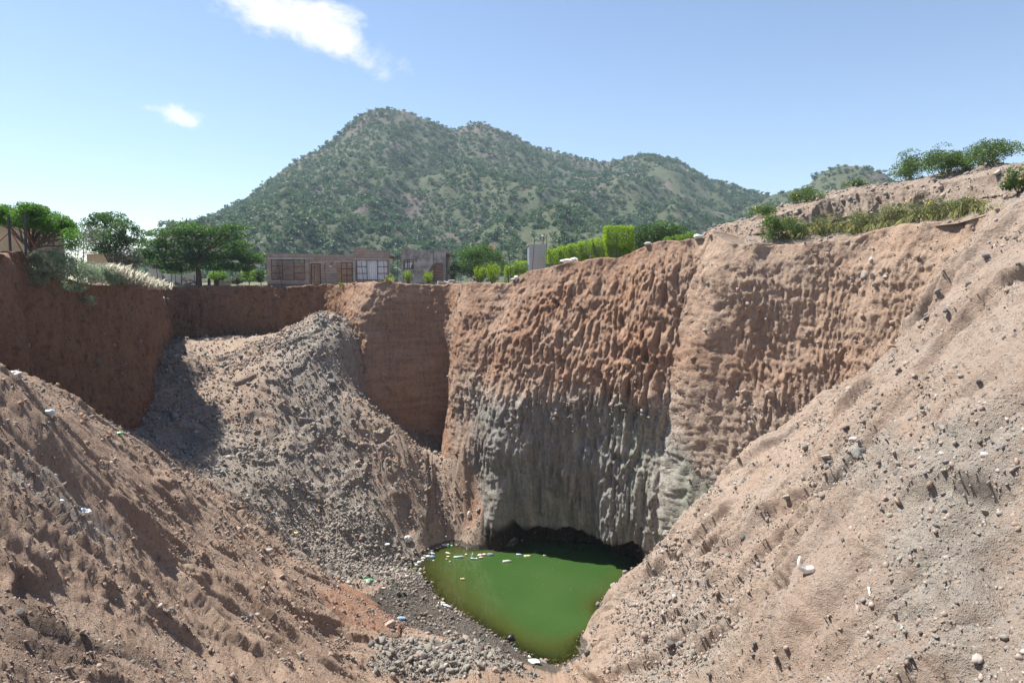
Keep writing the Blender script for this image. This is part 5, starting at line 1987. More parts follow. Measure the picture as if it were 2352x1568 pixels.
# --- ruined small house
A1 = P(922, 650, 52)
HZ = P(922, 647, 52).z - .25
hs0 = 52 / 1568.0
small = thing('small_house', (A1.x, A1.y, HZ), 'small flat roofed house with stained grey plaster and exposed bricks', 'building')


def hx(u):
    return (u - 922) * hs0


def hz(v):
    return P(960, v, 52).z - HZ


hw = (hx(929), hx(950.5), hz(618), hz(595.5))
XR = hx(1024)
mb = MB()
par = [(hx(922), hz(571)), (hx(950), hz(571)), (hx(955), hz(573)), (hx(960), hz(575.6)), (hx(990), hz(575.8)), (hx(1000), hz(575.2)), (hx(1003), hz(572)), (hx(1030), hz(571.6))]
zt = hw[3]
mb.box(hx(922), hw[0], 0, .2, 0, zt)
mb.box(hw[0], hw[1], 0, .2, 0, hw[2])
mb.box(hw[1], XR, 0, .2, 0, zt)
mb.prism([(hx(922), zt), (XR, zt), (XR, hz(580)), (hx(1030), hz(579)), (hx(1030), hz(571.6))] + par[:-1][::-1], 0, .2)
mb.box(hx(922), hx(922) + .2, .2, 4.0, 0, hz(576))
mb.box(XR - .2, XR, .2, 4.0, 0, hz(578))
mb.box(hx(922) + .2, XR - .2, 3.8, 4.0, 0, hz(578))
mb.build('wall', M_PLASTER, small)
mb = MB()
mb.box(hx(922) + .2, XR - .2, .2, 3.8, hz(579.5), hz(578))
mb.prism([(XR + .003, hz(583)), (hx(1038), hz(587)), (hx(1038), hz(585.5)), (XR + .003, hz(581.5))], .3, 3.8)
mb.build('roof', M_TILE, small)
# where the plaster has fallen off: a stepped sheet of brickwork
steps = []
vs = [603, 608, 612, 616, 620, 624, 628, 632, 636, 640, 646]
us_ = [998, 992, 990, 987, 985, 983, 976, 977, 974, 977, 978]
mb = MB()
for i in range(len(vs) - 1):
    mb.box(hx(us_[i]), hx(1018), -.022, -.002, hz(vs[i + 1]) + (.003 if i < len(vs) - 2 else 0), hz(vs[i]))
mb.build('exposed_brick', M_BRICK, small)
wf2 = window_frame(*hw, .02, [hx(936), hx(940)], [(hw[0], hw[1], hz(601))], wd=.05).build('window', M_STEEL, small)
Vc = np.array([(hw[0], .12, hw[2]), (hx(943), .12, hw[2]), (hx(945), .12, hz(609)), (hx(949.5), .12, hz(601)), (hx(949.8), .12, hw[3]), (hw[0], .12, hw[3])])
MB().add([tuple(p) for p in Vc] + [(p[0], .14, p[2]) for p in Vc], [(0, 1, 2, 3, 4, 5), (11, 10, 9, 8, 7, 6)] + [(i, i + 6, (i + 1) % 6 + 6, (i + 1) % 6) for i in range(6)]).build('curtain', M_CURT, wf2)
MB().box(hw[0] - .02, hw[1], .2, .22, hw[2], hw[3]).build('pane', M_TEAL, wf2)
mb = MB()
mb.box(hx(943), hx(948), -.012, -.002, hz(592), hz(585))
mb.build('patch', M_PLASTER, small)
# brick hearth / shelter behind
g = gbase(1036, 640, 56)
hearth = thing('brick_shelter', g, 'small red brick shelter with a square opening beside the feathery bush', 'shelter')
w_ = 17 * 56 / 1568.0
mb = MB()
ht = P(1036, 620, 56).z - g.z
wall_open(mb, -w_ / 2, w_ / 2, 0, ht, 0, .15, [(-w_ * .18, w_ * .22, ht * .35, ht * .75)])
mb.box(-w_ / 2, -w_ / 2 + .15, .15, .8, 0, ht)
mb.box(w_ / 2 - .15, w_ / 2, .15, .8, 0, ht)
mb.build('wall', M_BRICK, hearth)
MB().box(-w_ / 2 - .05, w_ / 2 + .05, -.06, .86, ht + .003, ht + .1).build('roof', M_TILE, hearth)
MB().box(-w_ * .3, w_ * .3, .5, .55, .2, ht * .75).build('back_panel', M_LINTEL, hearth)
# loose blocks on the rim
for k, (u, v, w, h, lab) in enumerate([(1012, 642, 14, 7, 'rough grey lump of concrete at the rim below the small house'), (1025, 643, 13, 5, 'pale block lying aslant on the rim'), (1037, 641, 16, 8, 'grey concrete rubble on the rim, largest of the row'),
                                       (1054, 643, 15, 7, 'squared grey block at the right end of the row on the rim')]):
    p = P(u, v, 46.6)
    p.z = ground_z(p.x, p.y) + .08
    s = 46.6 / 1568
    o = MB().box(-w * s / 2, w * s / 2, -.12, .12, -h * s / 2, h * s / 2).build('concrete_block', M_LINTEL, bevel=.03)
    o.location = p
    o.rotation_euler = (0, [.1, .35, -.1, 0][k], [.4, -.3, .7, .1][k])
    tag(o, lab, 'block')

# --- toilet cabin
m, nb = new_mat('ribbed_panel')
co = nb.n('ShaderNodeTexCoord').outputs['Object']
sp_ = nb.n('ShaderNodeSeparateXYZ')
nb.put(sp_.inputs[0], co)
wv_ = nb.math('SINE', nb.math('MULTIPLY', sp_.outputs[2], 62.0))
c = nb.mix(nb.ramp(wv_, -.9, -.5), (.52, .50, .50), (.64, .62, .62))
c = nb.mix(nb.math('MULTIPLY', nb.noise(co, 2.5, 5, .6), .3), c, (.45, .42, .40))
out_surf(nb, rock_shader(nb, c, rough=.7, h=wv_, strength=.4, dist=.015))
M_RIB = m
TY = 48.0
ts = TY / 1568
tc = P(1216.5, 612, TY)
gz = ground_z(tc.x + .5, tc.y) - .15
toi = thing('toilet_cabin', (tc.x, tc.y, gz), 'pale grey metal toilet cabin with a vent pipe on the rim', 'toilet', rz=math.radians(4))
W2, D2 = 37 * ts, 1.3
H2 = P(1216, 562.5, TY).z - gz
mb = MB()
mb.box(0, W2, 0, .04, .0, H2)
mb.box(W2 - .04, W2, .04, D2, 0, H2)
mb.box(.04, W2 - .04, D2 - .04, D2, 0, H2)
mb.build('wall', M_RIB, toi)
# door side leans out to the left of the front corner
q = math.radians(30)
mb = MB()
L2 = 10 * ts / math.cos(q) * 1.0
mb.box(-.03, 0, .03, D2 - .03, .08, H2 - .17)
dr_ = mb.build('door', M_ZINCB, toi)
mb = MB()
mb.box(-.045, .0, -.012, .03, 0, H2)
mb.box(-.045, .0, D2 - .03, D2 + .012, 0, H2)
mb.box(W2 - .02, W2 + .012, -.012, .02, 0, H2)
mb.box(-.04, 0, .03, D2 - .03, H2 - .04, H2)
mb.build('corner_trim', M_ZINC, toi)
mb = MB()
mb.prism([(-.1, H2 + .003), (W2 + .05, H2 + .003), (W2 + .05, H2 + .05), (-.1, H2 + .06)], -.05, D2 + .05)
mb.build('roof', M_ZINC, toi)
vp = MB().tube([(W2 - .06, D2 + .12, 0), (W2 - .06, D2 + .12, H2 + .66)], .065, 10).build('vent_pipe', M_POST, toi, True)
MB().tube([(W2 - .06, D2 + .12, H2 + .661), (W2 - .06, D2 + .12, H2 + .76)], .075, 10).build('cap', M_WHITE, vp, True)
MB().box(-.06, -.031, .12, .2, H2 * .45, H2 * .52).build('latch', M_STEEL, dr_)

# --- far buildings on the left
g = gbase(30, 575, 34.5)
s = 34.5 / 1568
cream = thing('cream_building', (g.x, g.y, g.z), 'cream plastered building behind the clipped tree at the left edge', 'building')
mb = MB()
zt = P(30, 487, 34.5).z - g.z
zr_ = P(118, 520, 34.5).z - g.z
mb.prism([(-140 * s, -.3), (58 * s, -.3), (58 * s, zr_ + .25), (-28 * s, zt), (-140 * s, zt)], 0, 2.0)
mb.build('wall', M_CREAM, cream)
MB().prism([(58 * s + .15, zr_ + .253), (-28 * s, zt + .003), (-140 * s, zt + .003), (-140 * s, zt + .07), (-28 * s, zt + .07), (58 * s + .15, zr_ + .32)][::-1], -.12, 2.1).build('roof', M_ZINC, cream)
MB().prism([(-140 * s, -.25), (58 * s, -.25), (58 * s, .22), (-140 * s, .3)], -.03, -.003).build('plinth', plain('ochre_plinth', (.36, .24, .12), .9, .1, var=.25, scale=2), cream)
g = gbase(230, 606, 52)
s = 52 / 1568
low = thing('low_building', (g.x, g.y, g.z), 'low cream building with a thin white roof edge behind the creeping shrub', 'building')
zt = P(230, 583, 52).z - g.z
MB().box(-30 * s, 26 * s, 0, 3.5, -.3, zt).build('wall', M_CREAM, low)
MB().prism([(-32 * s, zt + .06), (28 * s, zt - .09), (28 * s, zt - .03), (-32 * s, zt + .12)], -.2, 3.7).build('roof', M_WHITE, low)
g = gbase(375, 655, 72)
s = 72 / 1568
bei = thing('beige_house', (g.x, g.y, g.z), 'plain beige house seen below the umbrella tree', 'building')
zt = P(375, 600, 72).z - g.z
X0, X1 = -32 * s, 28 * s
wz = (9 * s, 16 * s, P(375, 630, 72).z - g.z, P(375, 621, 72).z - g.z)
mb = MB()
wall_open(mb, X0, X1, -.3, zt, 0, .2, [wz])
mb.box(X0, X0 + .2, .2, 5, -.3, zt)
mb.box(X1 - .2, X1, .2, 5, -.3, zt)
mb.build('wall', M_BEIGE, bei)
MB().box(X0 - .2, X1 + .2, -.2, 5.2, zt + .003, zt + .12).build('roof', M_ZINC, bei)
wn_ = MB().box(wz[0], wz[1], .05, .1, wz[2], wz[3]).build('window', M_SHADE, bei)
MB().box(wz[0] - .05, wz[1] + .05, -.08, -.004, wz[2] - .1, wz[2] - .004).build('sill', M_ZINCB, wn_)

# ------------------------------------------------------------------ fences
def fence(name, label, posts, top_frac, nw, Y, mesh_mat, cat='fence', group=None, rad_=.02, wr=.0045, cross=0):
    """posts: (u_top, v_top, u_bot, v_bot, Y); wires run from post to post"""
    p0 = P(posts[0][2], posts[0][3], posts[0][4])
    root = thing(name, p0, label, cat, group)
    tops, bots = [], []
    for (ut, vt, ub, vb, Yp) in posts:
        a, b = P(ut, vt, Yp), P(ub, vb, Yp)
        tops.append(a - p0)
        bots.append(b - p0)
        MB().tube([a - p0, b - p0 - Vector((0, 0, .35))], [rad_, rad_], 6).build('post', M_POST, root)
    mb = MB()
    rgf = random.Random(len(posts))
    for i in range(len(posts) - 1):
        for k in range(nw):
            f = top_frac * (k + .2) / nw
            a = tops[i].lerp(bots[i], 1 - top_frac + f)
            b = tops[i + 1].lerp(bots[i + 1], 1 - top_frac + f)
            m_ = a.lerp(b, .5) - Vector((0, 0, .03 + rgf.uniform(0, .05)))
            mb.tube([a, m_, b], wr, 3)
        if cross:
            nn = max(2, int((tops[i + 1] - tops[i]).length / cross))
            for k in range(1, nn):
                a = tops[i].lerp(tops[i + 1], k / nn)
                b = bots[i].lerp(bots[i + 1], k / nn)
                mb.tube([a.lerp(b, 1 - top_frac), b], wr * .8, 3)
    mb.build('wire_mesh', mesh_mat, root)
    return root


fence('wire_fence', 'wire mesh fence with thin dark posts running along the rim past the metal toilet', [
    (913.5, 583, 912.5, 649, 48.5), (926.5, 571 + 27, 926, 650, 47.4), (995, 571, 998, 646, 48), (1080, 580, 1082, 640, 48.4), (1168, 569, 1174, 626, 47),
    (1228, 547, 1222, 613, 45.5), (1256, 538, 1254, 608, 45.8), (1297, 536, 1294, 600, 46.4), (1360, 549, 1372, 582, 45.8), (1415, 540, 1416, 590, 45.2)], .72, 10, 46, M_WIRE, cross=.45)
tag(MB().tube([P(903, 587, 50), P(902.5, 650, 50)], .02, 6).build('fence_post', M_POST), 'single dark post in the gap between shop and small house', 'post')
fl = fence('chain_link_fence', 'chain link fence with two thick dark posts and slanting braces at the left edge', [(19, 492, 23.5, 572, 27.8), (58, 490, 58.5, 572, 28.0)], .96, 9, 28, M_WIRE, rad_=.05, wr=.003, cross=.22)
for (u0, v0, u1, v1) in [(22, 533, -14, 560), (24, 530, 52, 574), (60, 532, 84, 570)]:
    a, b = P(u0, v0, 28) - fl.location, P(u1, v1, 28.5) - fl.location
    MB().tube([a, b - Vector((0, 0, .1))], .025, 6).build('brace', M_TILE, fl)
fence('wire_fence', 'sagging wire fence with thin posts between creeping shrub and umbrella tree', [(192, 535, 191, 602, 37), (284, 574, 284, 614, 42), (358, 606, 362, 630, 47), (371.5, 621, 374, 652, 51), (393, 623, 395, 660, 53.5), (402.5, 626, 404.5, 660, 54)],
      .7, 5, 40, M_WIRE, rad_=.022, wr=.004)
for (u0, v0, u1, v1, lab, mt, r_) in [(417, 629, 416.5, 658, 'reddish brown pipe standing in the rubble left of the umbrella tree', M_TILE, .05), (489, 610, 493, 660, 'rough wooden pole to the right of the umbrella tree trunk', M_WOOD, .045),
                                      (446, 631, 446, 642, 'short dark stake behind the corrugated sheet', M_POST, .03)]:
    a, b = P(u0, v0, 54.6), P(u1, v1, 54.6)
    b.z -= .2
    tag(MB().tube([a, a.lerp(b, .5) + Vector((.01, 0, 0)), b], [r_ * .85, r_, r_], 7).build('pole', mt), lab, 'pole')

# ------------------------------------------------------------------ rubble under the umbrella tree
def corrug(name, w, h, mat, nw=14, t=.004):
    xs_ = np.linspace(0, w, nw * 6)
    zs = .018 * np.sin(xs_ / w * nw * 2 * math.pi)
    n = len(xs_)
    V = np.concatenate([np.c_[xs_, 0 * xs_, zs], np.c_[xs_, 0 * xs_ + h, zs], np.c_[xs_, 0 * xs_ + h, zs - t], np.c_[xs_, 0 * xs_, zs - t]])
    return mesh_np(name, V, grid_faces(4, n), mat, True)


def put(u, v, Y, dz=0.0):
    p = P(u, v, Y)
    p.z = ground_z(p.x, p.y) + dz
    return p


o = corrug('corrugated_sheet', 1.0, 1.15, M_ZINCB, 12)
o.location = P(434, 640, 55.4)
o.rotation_euler = (math.radians(-62), math.radians(20), math.radians(8))
tag(o, 'blue grey corrugated sheet leaning behind the sacks, right of the poles', 'metal sheet')
o = corrug('corrugated_sheet', .8, .7, M_ZINCB, 9)
o.location = P(402, 646, 55)
o.rotation_euler = (math.radians(-55), math.radians(25), math.radians(5))
tag(o, 'pale corrugated sheet lying low left of the sacks', 'metal sheet')
mb = MB()
rg = random.Random(77)
for k in range(7):
    a = P(419 + rg.uniform(-3, 6), 636 + rg.uniform(-2, 6), 54.8 + rg.uniform(-.2, .2))
    b = P(440 + rg.uniform(-8, 8), 655, 54.8 + rg.uniform(-.3, .3))
    mb.tube([a, b], .03, 5)
tag(mb.build('timber_pile', M_WOOD), 'heap of thin wooden poles leaning on the reddish pipe', 'timber')


def lump(name, rx, ry, rz, mat, seed, rough=.12, base=None, boxy=0.0):
    V = (base or ICO3)[0].copy()
    if boxy:
        V = V * (1 - boxy) + np.sign(V) * np.abs(V) ** .45 * boxy * .8
    V *= 1 + rough * fbm(V * 1.6 + seed * 5.3, 3)[:, None]
    V *= np.array([rx, ry, rz])
    return mesh_np(name, V, (base or ICO3)[1], mat, True)


for k, (u, v, w, h, lab) in enumerate([(422, 655, 14, 8, 'brown sack at the left end of the sack pile under the umbrella tree'), (434, 650, 15, 8, 'topmost brown sack of the pile under the umbrella tree'),
                                       (445, 655, 15, 8, 'brown sack nearest the trunk of the umbrella tree'), (433, 656, 14, 7, 'brown sack in the middle bottom of the pile')]):
    s = 53.8 / 1568
    o = lump('sack', w * s / 2, .22, h * s / 2, M_SACKB, k, .1)
    o.location = P(u, v, 53.8)
    o.rotation_euler = (0, .15 * (-1) ** k, .3 * k)
    tag(o, lab, 'sack', 'sacks under the umbrella tree')
# plastic chair
p = P(386.5, 655, 53.6)
chair = thing('plastic_chair', p, 'white plastic garden chair on the rim left of the umbrella tree', 'chair', rz=math.radians(25))
for (x, y) in ((-.2, -.2), (.2, -.2), (-.2, .2), (.2, .2)):
    MB().tube([(x * 1.15, y * 1.15, -.1), (x, y, .42)], [.02, .028], 6).build('leg', M_WHITE, chair)
MB().box(-.24, .24, -.23, .23, .42, .45).build('seat', M_WHITE, chair, bevel=.01)
mb = MB()
mb.prism([(-.24, .453), (.24, .453), (.27, .9), (-.27, .9)], .2, .235)
mb.build('backrest', M_WHITE, chair, bevel=.01)
for x in (-.26, .24):
    mb = MB()
    mb.box(x, x + .03, -.2, .198, .62, .65)
    mb.box(x, x + .03, -.2, -.17, .45, .618)
    mb.build('armrest', M_WHITE, chair)
mb = MB()
mb.prism([(-.35, -.3), (.45, -.3), (.0, .65), (-.12, .68)], -.05, .05)
o = mb.build('tarpaulin', plain('grey_tarp', (.30, .32, .33), .6, .2, var=.3, scale=5), bevel=.02)
o.location = P(379, 652, 53.4)
o.rotation_euler = (.1, 0, .3)
tag(o, 'grey folded tarpaulin standing beside the white plastic chair', 'tarpaulin')
for k, (u, v, w, h, lab, mt) in enumerate([(480, 649, 7, 22, 'dark upright slab behind the rim right of the umbrella tree', M_POST), (497, 650, 10, 18, 'dark rounded slab beside the wooden pole', M_POST)]):
    s = 55 / 1568
    pr_ = [(-w * s / 2, -h * s / 2), (w * s / 2, -h * s / 2), (w * s / 2, h * s * .25), (w * s * .2, h * s / 2), (-w * s * .3, h * s * .42)]
    o = MB().prism(pr_, -.05, .05).build('flat_stone', mt, bevel=.01)
    o.location = P(u, v, 55)
    tag(o, lab, 'slab')
mb = MB()
s = 55.5 / 1568
for row in range(3):
    for k in range(4 - (row == 2)):
        mb.box(-13 * s + k * 7.2 * s + row * .06, -13 * s + k * 7.2 * s + 6.8 * s + row * .06, -.1, .1, row * .14, row * .14 + .13)
o = mb.build('block_stack', M_LINTEL)
o.location = put(514, 655, 55.5)
tag(o, 'low stack of pale building blocks right of the wooden pole', 'blocks')
# white sacks on the rim right of the toilet
for k, (u, v, w, h, lab) in enumerate([(1302, 599, 28, 8, 'crumpled white sack lying flat on the rim right of the toilet'), (1318, 596, 18, 9, 'bulging end of white plastic sheeting beside the flat white sack')]):
    p = P(u, v, 43.2)
    s = 43.2 / 1568
    o = lump('sack', w * s / 2, .3, h * s / 2, M_SACK, 20 + k, .22)
    o.location = p
    tag(o, lab, 'sack')
for k, (u, v, w, h, mt, lab) in enumerate([(1183, 632, 10, 9, M_SACK, 'white bag caught between the rim and the lime bush'), (1177, 640, 11, 6, M_LINTEL, 'smooth pale stone just below the white bag on the rim')]):
    p = on_wall(u, v)
    s = p.y / 1568
    o = lump('plastic_bag' if k == 0 else 'rock', w * s / 2, w * s / 2, h * s / 2, mt, 30 + k, .2 if k == 0 else .06)
    o.location = p + Vector((0, -.15, .05))
    tag(o, lab, 'bag' if k == 0 else 'rock')
p = on_wall(1308, 613)
o = MB().box(-.28, .28, -.04, .04, -.09, .09).build('broken_paver', M_LINTEL, bevel=.015)
o.location = p + Vector((0, -.12, 0))
o.rotation_euler = (0, math.radians(-28), .2)
tag(o, 'flat grey slab lying in a crease of the wall below the white sack', 'slab')
# ------------------------------------------------------------------ litter
def solid(name, col, rough=.4, spec=.4):
    return plain(name, col, rough, spec, var=.08, scale=15)


LM = {'white': solid('white_litter', (.58, .58, .55)), 'cream': solid('cream_litter', (.52, .47, .36)), 'blue': solid('blue_litter', (.20, .32, .52)), 'sky': solid('pale_blue_litter', (.50, .60, .66)),
      'teal': solid('teal_litter', (.34, .48, .48)), 'green': solid('green_litter', (.06, .35, .12)), 'red': solid('red_litter', (.48, .24, .2)), 'pink': solid('pink_litter', (.64, .48, .45)),
      'yellow': solid('yellow_litter', (.62, .5, .15)), 'black': solid('black_litter', (.02, .02, .022)), 'grey': solid('grey_litter', (.22, .23, .25)), 'orange': solid('orange_litter', (.56, .42, .27)),
      'tan': solid('tan_litter', (.45, .34, .22)), 'bone': solid('bone', (.74, .70, .64), .7, .2)}


def bottle(loc, L, mat, label, rot, cap='white', name='plastic_bottle', group=None):
    r_ = L * .15
    root = thing(name, loc, label, 'bottle', group)
    root.rotation_euler = rot
    MB().lathe([(r_ * .85, -L / 2), (r_, -L * .46), (r_ * .95, -L * .1), (r_, 0), (r_, L * .2), (r_ * .6, L * .34), (r_ * .32, L * .42), (r_ * .32, L * .455)], 12).build('body', LM[mat], root, True)
    MB().lathe([(r_ * .4, L * .457), (r_ * .4, L * .5)], 10).build('cap', LM[cap], root)
    return root


def bag(loc, w, d, h, mat, label, seed, rough=.3, cat='bag', name='plastic_bag', rz=0, base=None):
    o = lump(name, w / 2, d / 2, h / 2, LM[mat], seed, rough, base or ICO2)
    o.location = loc
    o.rotation_euler = (0, 0, rz)
    return tag(o, label, cat)


def onw(u, v):
    return PZ(u, v, POND_Z + .02)


def c7(X, Yp):
    return (1640 + X * .1594) / 1.7415, (2100 + Yp * .1594) / 1.7415


WS = 36.0 / 1568
H90 = math.pi / 2
for k, (X, Yp, L, mat, rot, lab) in enumerate([
        (960, 712, .32, 'cream', (H90, 0, 1.0), 'cream bottle floating alone near the upper left of the pond'), (1570, 770, .34, 'white', (.15, .1, 0), 'clear bottle bobbing upright in the shaded water'),
        (1430, 620, .26, 'white', (.2, -.1, 0), 'small white bottle bobbing upright near the far shore'), (965, 545, .34, 'green', (.1, .15, 0), 'green bottle upright at the edge of the litter'),
        (770, 495, .38, 'sky', (.5, .3, 0), 'pale blue bottle leaning on the far litter heap'), (550, 715, .36, 'sky', (H90, 0, 1.2), 'pale blue bottle lying on the left litter heap'),
        (1270, 800, .38, 'teal', (H90, 0, 1.75), 'teal bottle floating beside a blue rag'), (1590, 845, .30, 'teal', (H90, 0, 1.4), 'small teal bottle floating near white scraps'),
        (355, 1110, .26, 'white', (.15, .2, 0), 'white bottle standing in the shallows by the left shore')]):
    p = onw(*c7(X, Yp))
    bottle(p + Vector((0, 0, .03)), L, mat, lab, rot)
p = onw(1232 + 15, 1270 + 0)
bottle(onw(1164.5, 1289.5) + Vector((0, 0, .03)), .46, 'white', 'white bottle floating in front of the dark undercut wall', (H90, 0, 1.85))
bottle(onw(1192, 1280 - 6) + Vector((0, 0, .03)), .3, 'sky', 'small clear bottle floating right of the white bottle', (H90, 0, 1.5))
bottle(onw(1160, 1253), .3, 'green', 'green bottle upright below the corner of the dark wall', (.1, 0, 0))
for k, (X, Yp, w, h, mat, lab) in enumerate([
        (270, 735, 1.0, .34, 'cream', 'largest cream bundle of the left litter heap'), (455, 790, .62, .24, 'white', 'white bag wedged in the left litter heap beside the blue one'), (560, 800, .62, .28, 'blue', 'blue and white striped bag on the left litter heap'),
        (335, 840, .5, .26, 'sky', 'light blue bag below the blue striped bag'), (320, 890, .36, .16, 'pink', 'pink scrap below the light blue bag'), (235, 940, .55, .3, 'white', 'white bag at the lower tip of the left litter heap'),
        (160, 1010, .4, .22, 'sky', 'pale bag at the very bottom of the left litter heap'), (350, 770, .5, .16, 'red', 'reddish rag in the left litter heap'), (300, 675, .5, .22, 'tan', 'tan rag on top of the left litter heap'),
        (500, 650, .8, .2, 'cream', 'cream strip of litter between the two heaps'), (270, 1110, .34, .2, 'pink', 'pink piece of plastic by the left shore'), (545, 565, .5, .22, 'white', 'white bag at the left end of the far litter heap'),
        (690, 530, .5, .2, 'orange', 'orange packet in the far litter heap'), (680, 580, .3, .14, 'pink', 'pink scrap under the orange packet'), (840, 500, .75, .3, 'cream', 'big cream bag of the far litter heap'),
        (925, 510, .6, .36, 'white', 'white bundle in the middle of the far litter heap'), (1020, 460, .7, .2, 'cream', 'flat cream bag at the right end of the far litter heap'), (1050, 520, .3, .2, 'white', 'white tub right of the green bottle'),
        (1200, 440, .3, .14, 'white', 'white scrap at the far shoreline'), (1150, 805, .5, .18, 'sky', 'pale blue rag floating beside the teal bottle'), (1760, 755, .6, .22, 'pink', 'pinkish foam lump floating at the shadow edge'),
        (1870, 740, .55, .22, 'cream', 'cream foam lump between the pink foam and the dark tub'), (1780, 812, .5, .14, 'cream', 'flat cream piece below the pink foam lump'), (2010, 740, .8, .24, 'grey', 'dark grey tub floating at the right end of the litter row'),
        (1410, 740, .3, .14, 'cream', 'small cream lump in the middle of the litter'), (1670, 845, .3, .18, 'white', 'white torn cup next to the small teal bottle'), (960, 790, .4, .10, 'yellow', 'yellow scraps floating left of the blue rag'),
        (920, 855, .24, .1, 'cream', 'cream chip floating below the yellow scraps'), (590, 895, .3, .12, 'cream', 'oval cream chip near the left litter heap'), (1000, 920, .22, .16, 'white', 'white cup floating by itself'),
        (1325, 1348, .5, .12, 'tan', 'tan flat piece floating alone in mid pond'), (450, 1420, .6, .2, 'black', 'dark shoe like lump at the left waterline'), (185, 1215, .5, .22, 'grey', 'grey scrap among the wet stones on the left shore')]):
    p = onw(*c7(X, Yp))
    bag(p + Vector((0, 0, .02)), w * .46, w * .28, h * .6, mat, lab, 100 + k, .32, cat='litter', name='plastic_scrap')
for (u, v, w, h, mat, lab) in [(1211, 1276 - 0, .4, .12, 'orange', 'orange and white packet floating in front of the dark wall'), (1251, 1229 + 46, .2, .08, 'cream', 'tiny cream chip in the dark green water'),
                               (1167, 1402, .0, 0, 'white', '')]:
    if w:
        bag(onw(u, v), w, w * .5, h, mat, lab, int(u), .25, cat='litter', name='plastic_scrap')


def c8(X, Yp):
    return (1700 + X * .3189) / 1.7415, (2350 + Yp * .3189) / 1.7415


bag(onw(*c8(1076, 640)) + Vector((0, 0, .05)), .32, .3, .3, 'black', 'black boot or tyre piece sticking out of the shallow water', 201, .25, cat='litter', name='plastic_scrap')
bag(onw(*c8(1095, 765)), .46, .2, .12, 'teal', 'pale teal packet floating in the near shallows', 202, .25, cat='litter', name='plastic_scrap')
bag(onw(*c8(1300, 870)), .22, .2, .14, 'white', 'white scrap on the near waterline', 203, .3, cat='litter', name='plastic_scrap')
q, n_ = on_floor(*c8(1360, 985))
bag(Vector(q) + Vector((0, 0, .06)), .5, .3, .04, 'white', 'flat white sheet of plastic by the near end of the pond', 204, .35, cat='litter', name='plastic_scrap')
q = onw(*c8(255, 235))
bottle(q + Vector((0, 0, .06)), .42, 'sky', 'clear bottle lying on the left waterline with a white stick beside it', (H90, 0, 1.3))
bag(onw(*c8(200, 200)) + Vector((0, 0, .05)), .36, .2, .12, 'cream', 'cream carton just above the clear bottle on the left waterline', 205, .2, cat='litter', name='plastic_scrap')
o = MB().tube([onw(*c8(275, 248)) + Vector((0, 0, .06)), onw(*c8(330, 250)) + Vector((0, 0, .06))], .022, 6).build('stick', LM['white'])
tag(o, 'short white stick beside the clear bottle on the left waterline', 'stick')
# floating specks
r = np.random.RandomState(4)
sp = []
for k in range(110):
    u, v = (r.uniform(1000, 1430), 1262 + abs(r.normal()) * 70) if k % 3 else (r.normal(1020, 40), r.uniform(1262, 1330))
    p = onw(u, v)
    if in_poly(np.array([p.x]), np.array([p.y]), np.array([(PZ(a, b, POND_Z).x, PZ(a, b, POND_Z).y) for a, b in shore + [(1430, 1290), (1300, 1272), (1130, 1256)]]))[0]:
        sp.append(p)
sp = np.array(sp)
scatter_stones('floating_specks', sp, r.uniform(.008, .022, len(sp)), dict(white=3, sand=2), 71, sink=.5)
# litter on the slopes
for (u, v, w, h, mat, lab) in [(190, 1188, .30, .14, 'white', ''), (143, 1176, .10, .06, 'sky', 'tiny pale blue scrap on the left slope'), (112, 948, .26, .14, 'sky', 'pale blue crumpled bottle high on the left slope'),
                               (274, 999, .24, .1, 'green', 'thin green piece of plastic on the left slope'), (22, 842, .5, .1, 'white', 'pale flat scrap at the crest of the left slope'), (108, 865, .4, .12, 'white', 'white scrap on the crest of the left slope'),
                               (680, 1234, .24, .2, 'yellow', 'bright yellow scrap at the edge of the grey rubble'), (885, 1225 + 20, .5, .1, 'white', 'white paper on the grey rubble above the litter heap'),
                               (845, 1330, .5, .1, 'green', 'long green plastic scrap at the foot of the grey rubble'), (920, 1424, .4, .16, 'blue', 'dark blue plastic piece on the flat by the pond'),
                               (945, 1218, .0, 0, 'white', ''), (1563, 577 + 3, .0, 0, 'white', ''), (880, 1355, .2, .06, 'pink', 'small pink scrap on the wet shore'),
                               (1130, 1195, .0, 0, 'white', '')]:
    if w and lab:
        q, n_ = on_floor(u, v)
        bag(Vector(q) + Vector((0, 0, h * .3)), w, w * .6, h, mat, lab, int(u), .35, cat='litter', name='plastic_scrap')
q, n_ = on_floor(190, 1188)
bg_ = thing('plastic_bag', Vector(q) + Vector((0, 0, .05)), 'crumpled blue and white plastic bag on the left slope', 'bag')
o = lump('bag_outside', .15, .13, .08, LM['white'], 61, .35, ICO2)
o.parent = bg_
o = lump('bag_print', .09, .08, .06, LM['blue'], 62, .35, ICO2)
o.parent = bg_
o.location = (0, -.05, .055)
q, n_ = on_floor(935, 1226)
bag(Vector(q) + Vector((0, 0, .12)), .45, .35, .4, 'white', 'white plastic bag on the brown ground above the litter heap', 91, .4)
q, n_ = on_floor(1077, 1190)
bag(Vector(q) + Vector((0, 0, .1)), .2, .2, .42, 'white', 'small white bag in the red gully', 92, .3)
p = on_wall(1607, 541)
bag(p + Vector((0, -.1, .08)), .4, .3, .2, 'sky', 'pale teal plastic bag on the rim at the left foot of the heap', 93, .4)
p = on_wall(1597, 545)
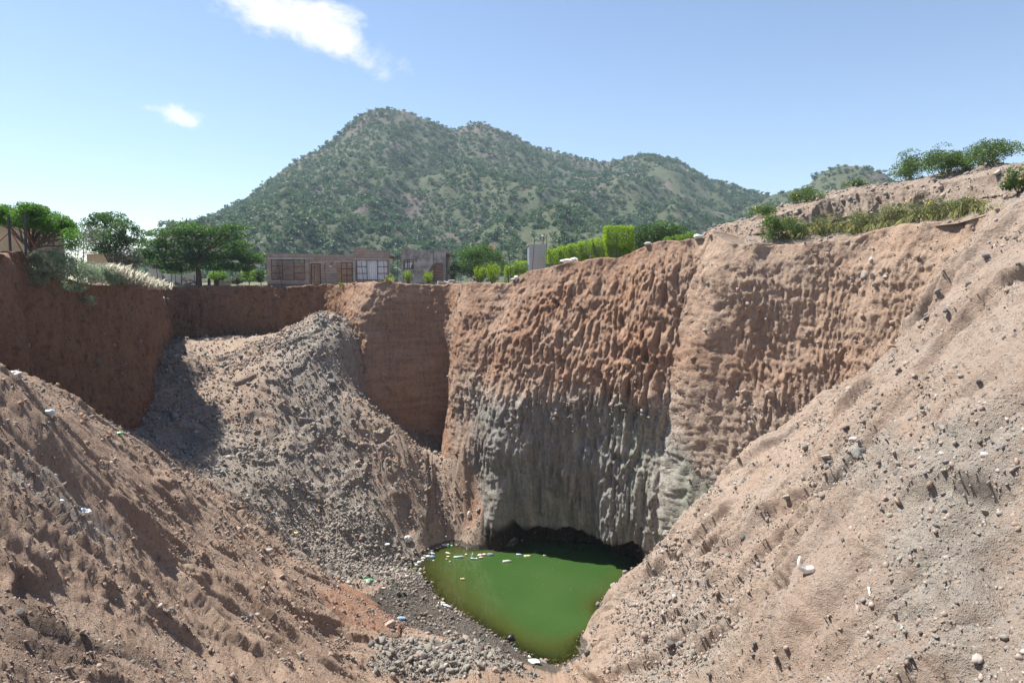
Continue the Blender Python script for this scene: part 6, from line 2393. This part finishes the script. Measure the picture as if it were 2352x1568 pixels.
bag(p + Vector((0, -.1, .1)), .3, .3, .25, 'white', 'white plastic scrap left of the pale teal bag', 94, .4)
p = on_wall(1483, 556)
o = lump('rock', .22, .2, .1, M_LINTEL, 95, .08, ICO2)
o.location = p + Vector((0, 0, .08))
tag(o, 'pale flat stone on the rim right of the square hedge', 'rock')
p = on_wall(1552, 574)
o = lump('rock', .12, .1, .1, M_LINTEL, 96, .12, ICO2)
o.location = p + Vector((0, -.08, 0))
tag(o, 'white stone in the wall a little below the rim weed', 'rock')
# drink cartons on the right slope: white curved bone
q, n_ = on_floor(1848, 1405)
b = Vector(q)
s = q[1] / 1568
root = MB()
pts = [b + Vector((-16 * s, 0, 26 * s)), b + Vector((-18 * s, 0, 14 * s)), b + Vector((-16 * s, -.02, 2 * s)), b + Vector((-4 * s, -.03, -6 * s)), b + Vector((10 * s, -.03, -5 * s)), b + Vector((16 * s, -.02, -1 * s))]
pts = [p + Vector((0, 0, .08)) for p in pts]
root.tube(pts, [2 * s, 4.5 * s, 7 * s, 9.5 * s, 9.5 * s, 7 * s], 10)
o = root.build('bone', LM['bone'], None, True)
tag(o, 'thick curved white bone lying on the lower right slope', 'bone')
for (u, v, du, dv, w, lab) in [(1960, 1328, 12, 5, 2.2, 'thin pale stick lying on the bare sand of the right slope'), (1995, 1330, 10, 14, 2.6, 'pale stick slanting down beside the other one on the right slope')]:
    q, n_ = on_floor(u, v)
    q2, _ = on_floor(u + du, v + dv)
    a, b = Vector(q), Vector(q2)
    s = a.y / 1568
    o = MB().tube([a + Vector((0, 0, .03)), a.lerp(b, .5) + Vector((0, 0, .06)), b + Vector((0, 0, .03))], [w * s, w * .8 * s, w * .4 * s], 6).build('stick', LM['bone'])
    tag(o, lab, 'stick')
# ------------------------------------------------------------------ thin summer haze over the valley
m, nb = new_mat('haze_air')
vol = nb.n('ShaderNodeVolumePrincipled', Color=(.66, .83, 1.0, 1), Density=.00027, Anisotropy=.1)
nb.n('ShaderNodeOutputMaterial', Volume=vol)
hb = MB().box(-640, 640, -40, 760, -40, 170).build('haze', m)
tag(hb, kind='stuff')
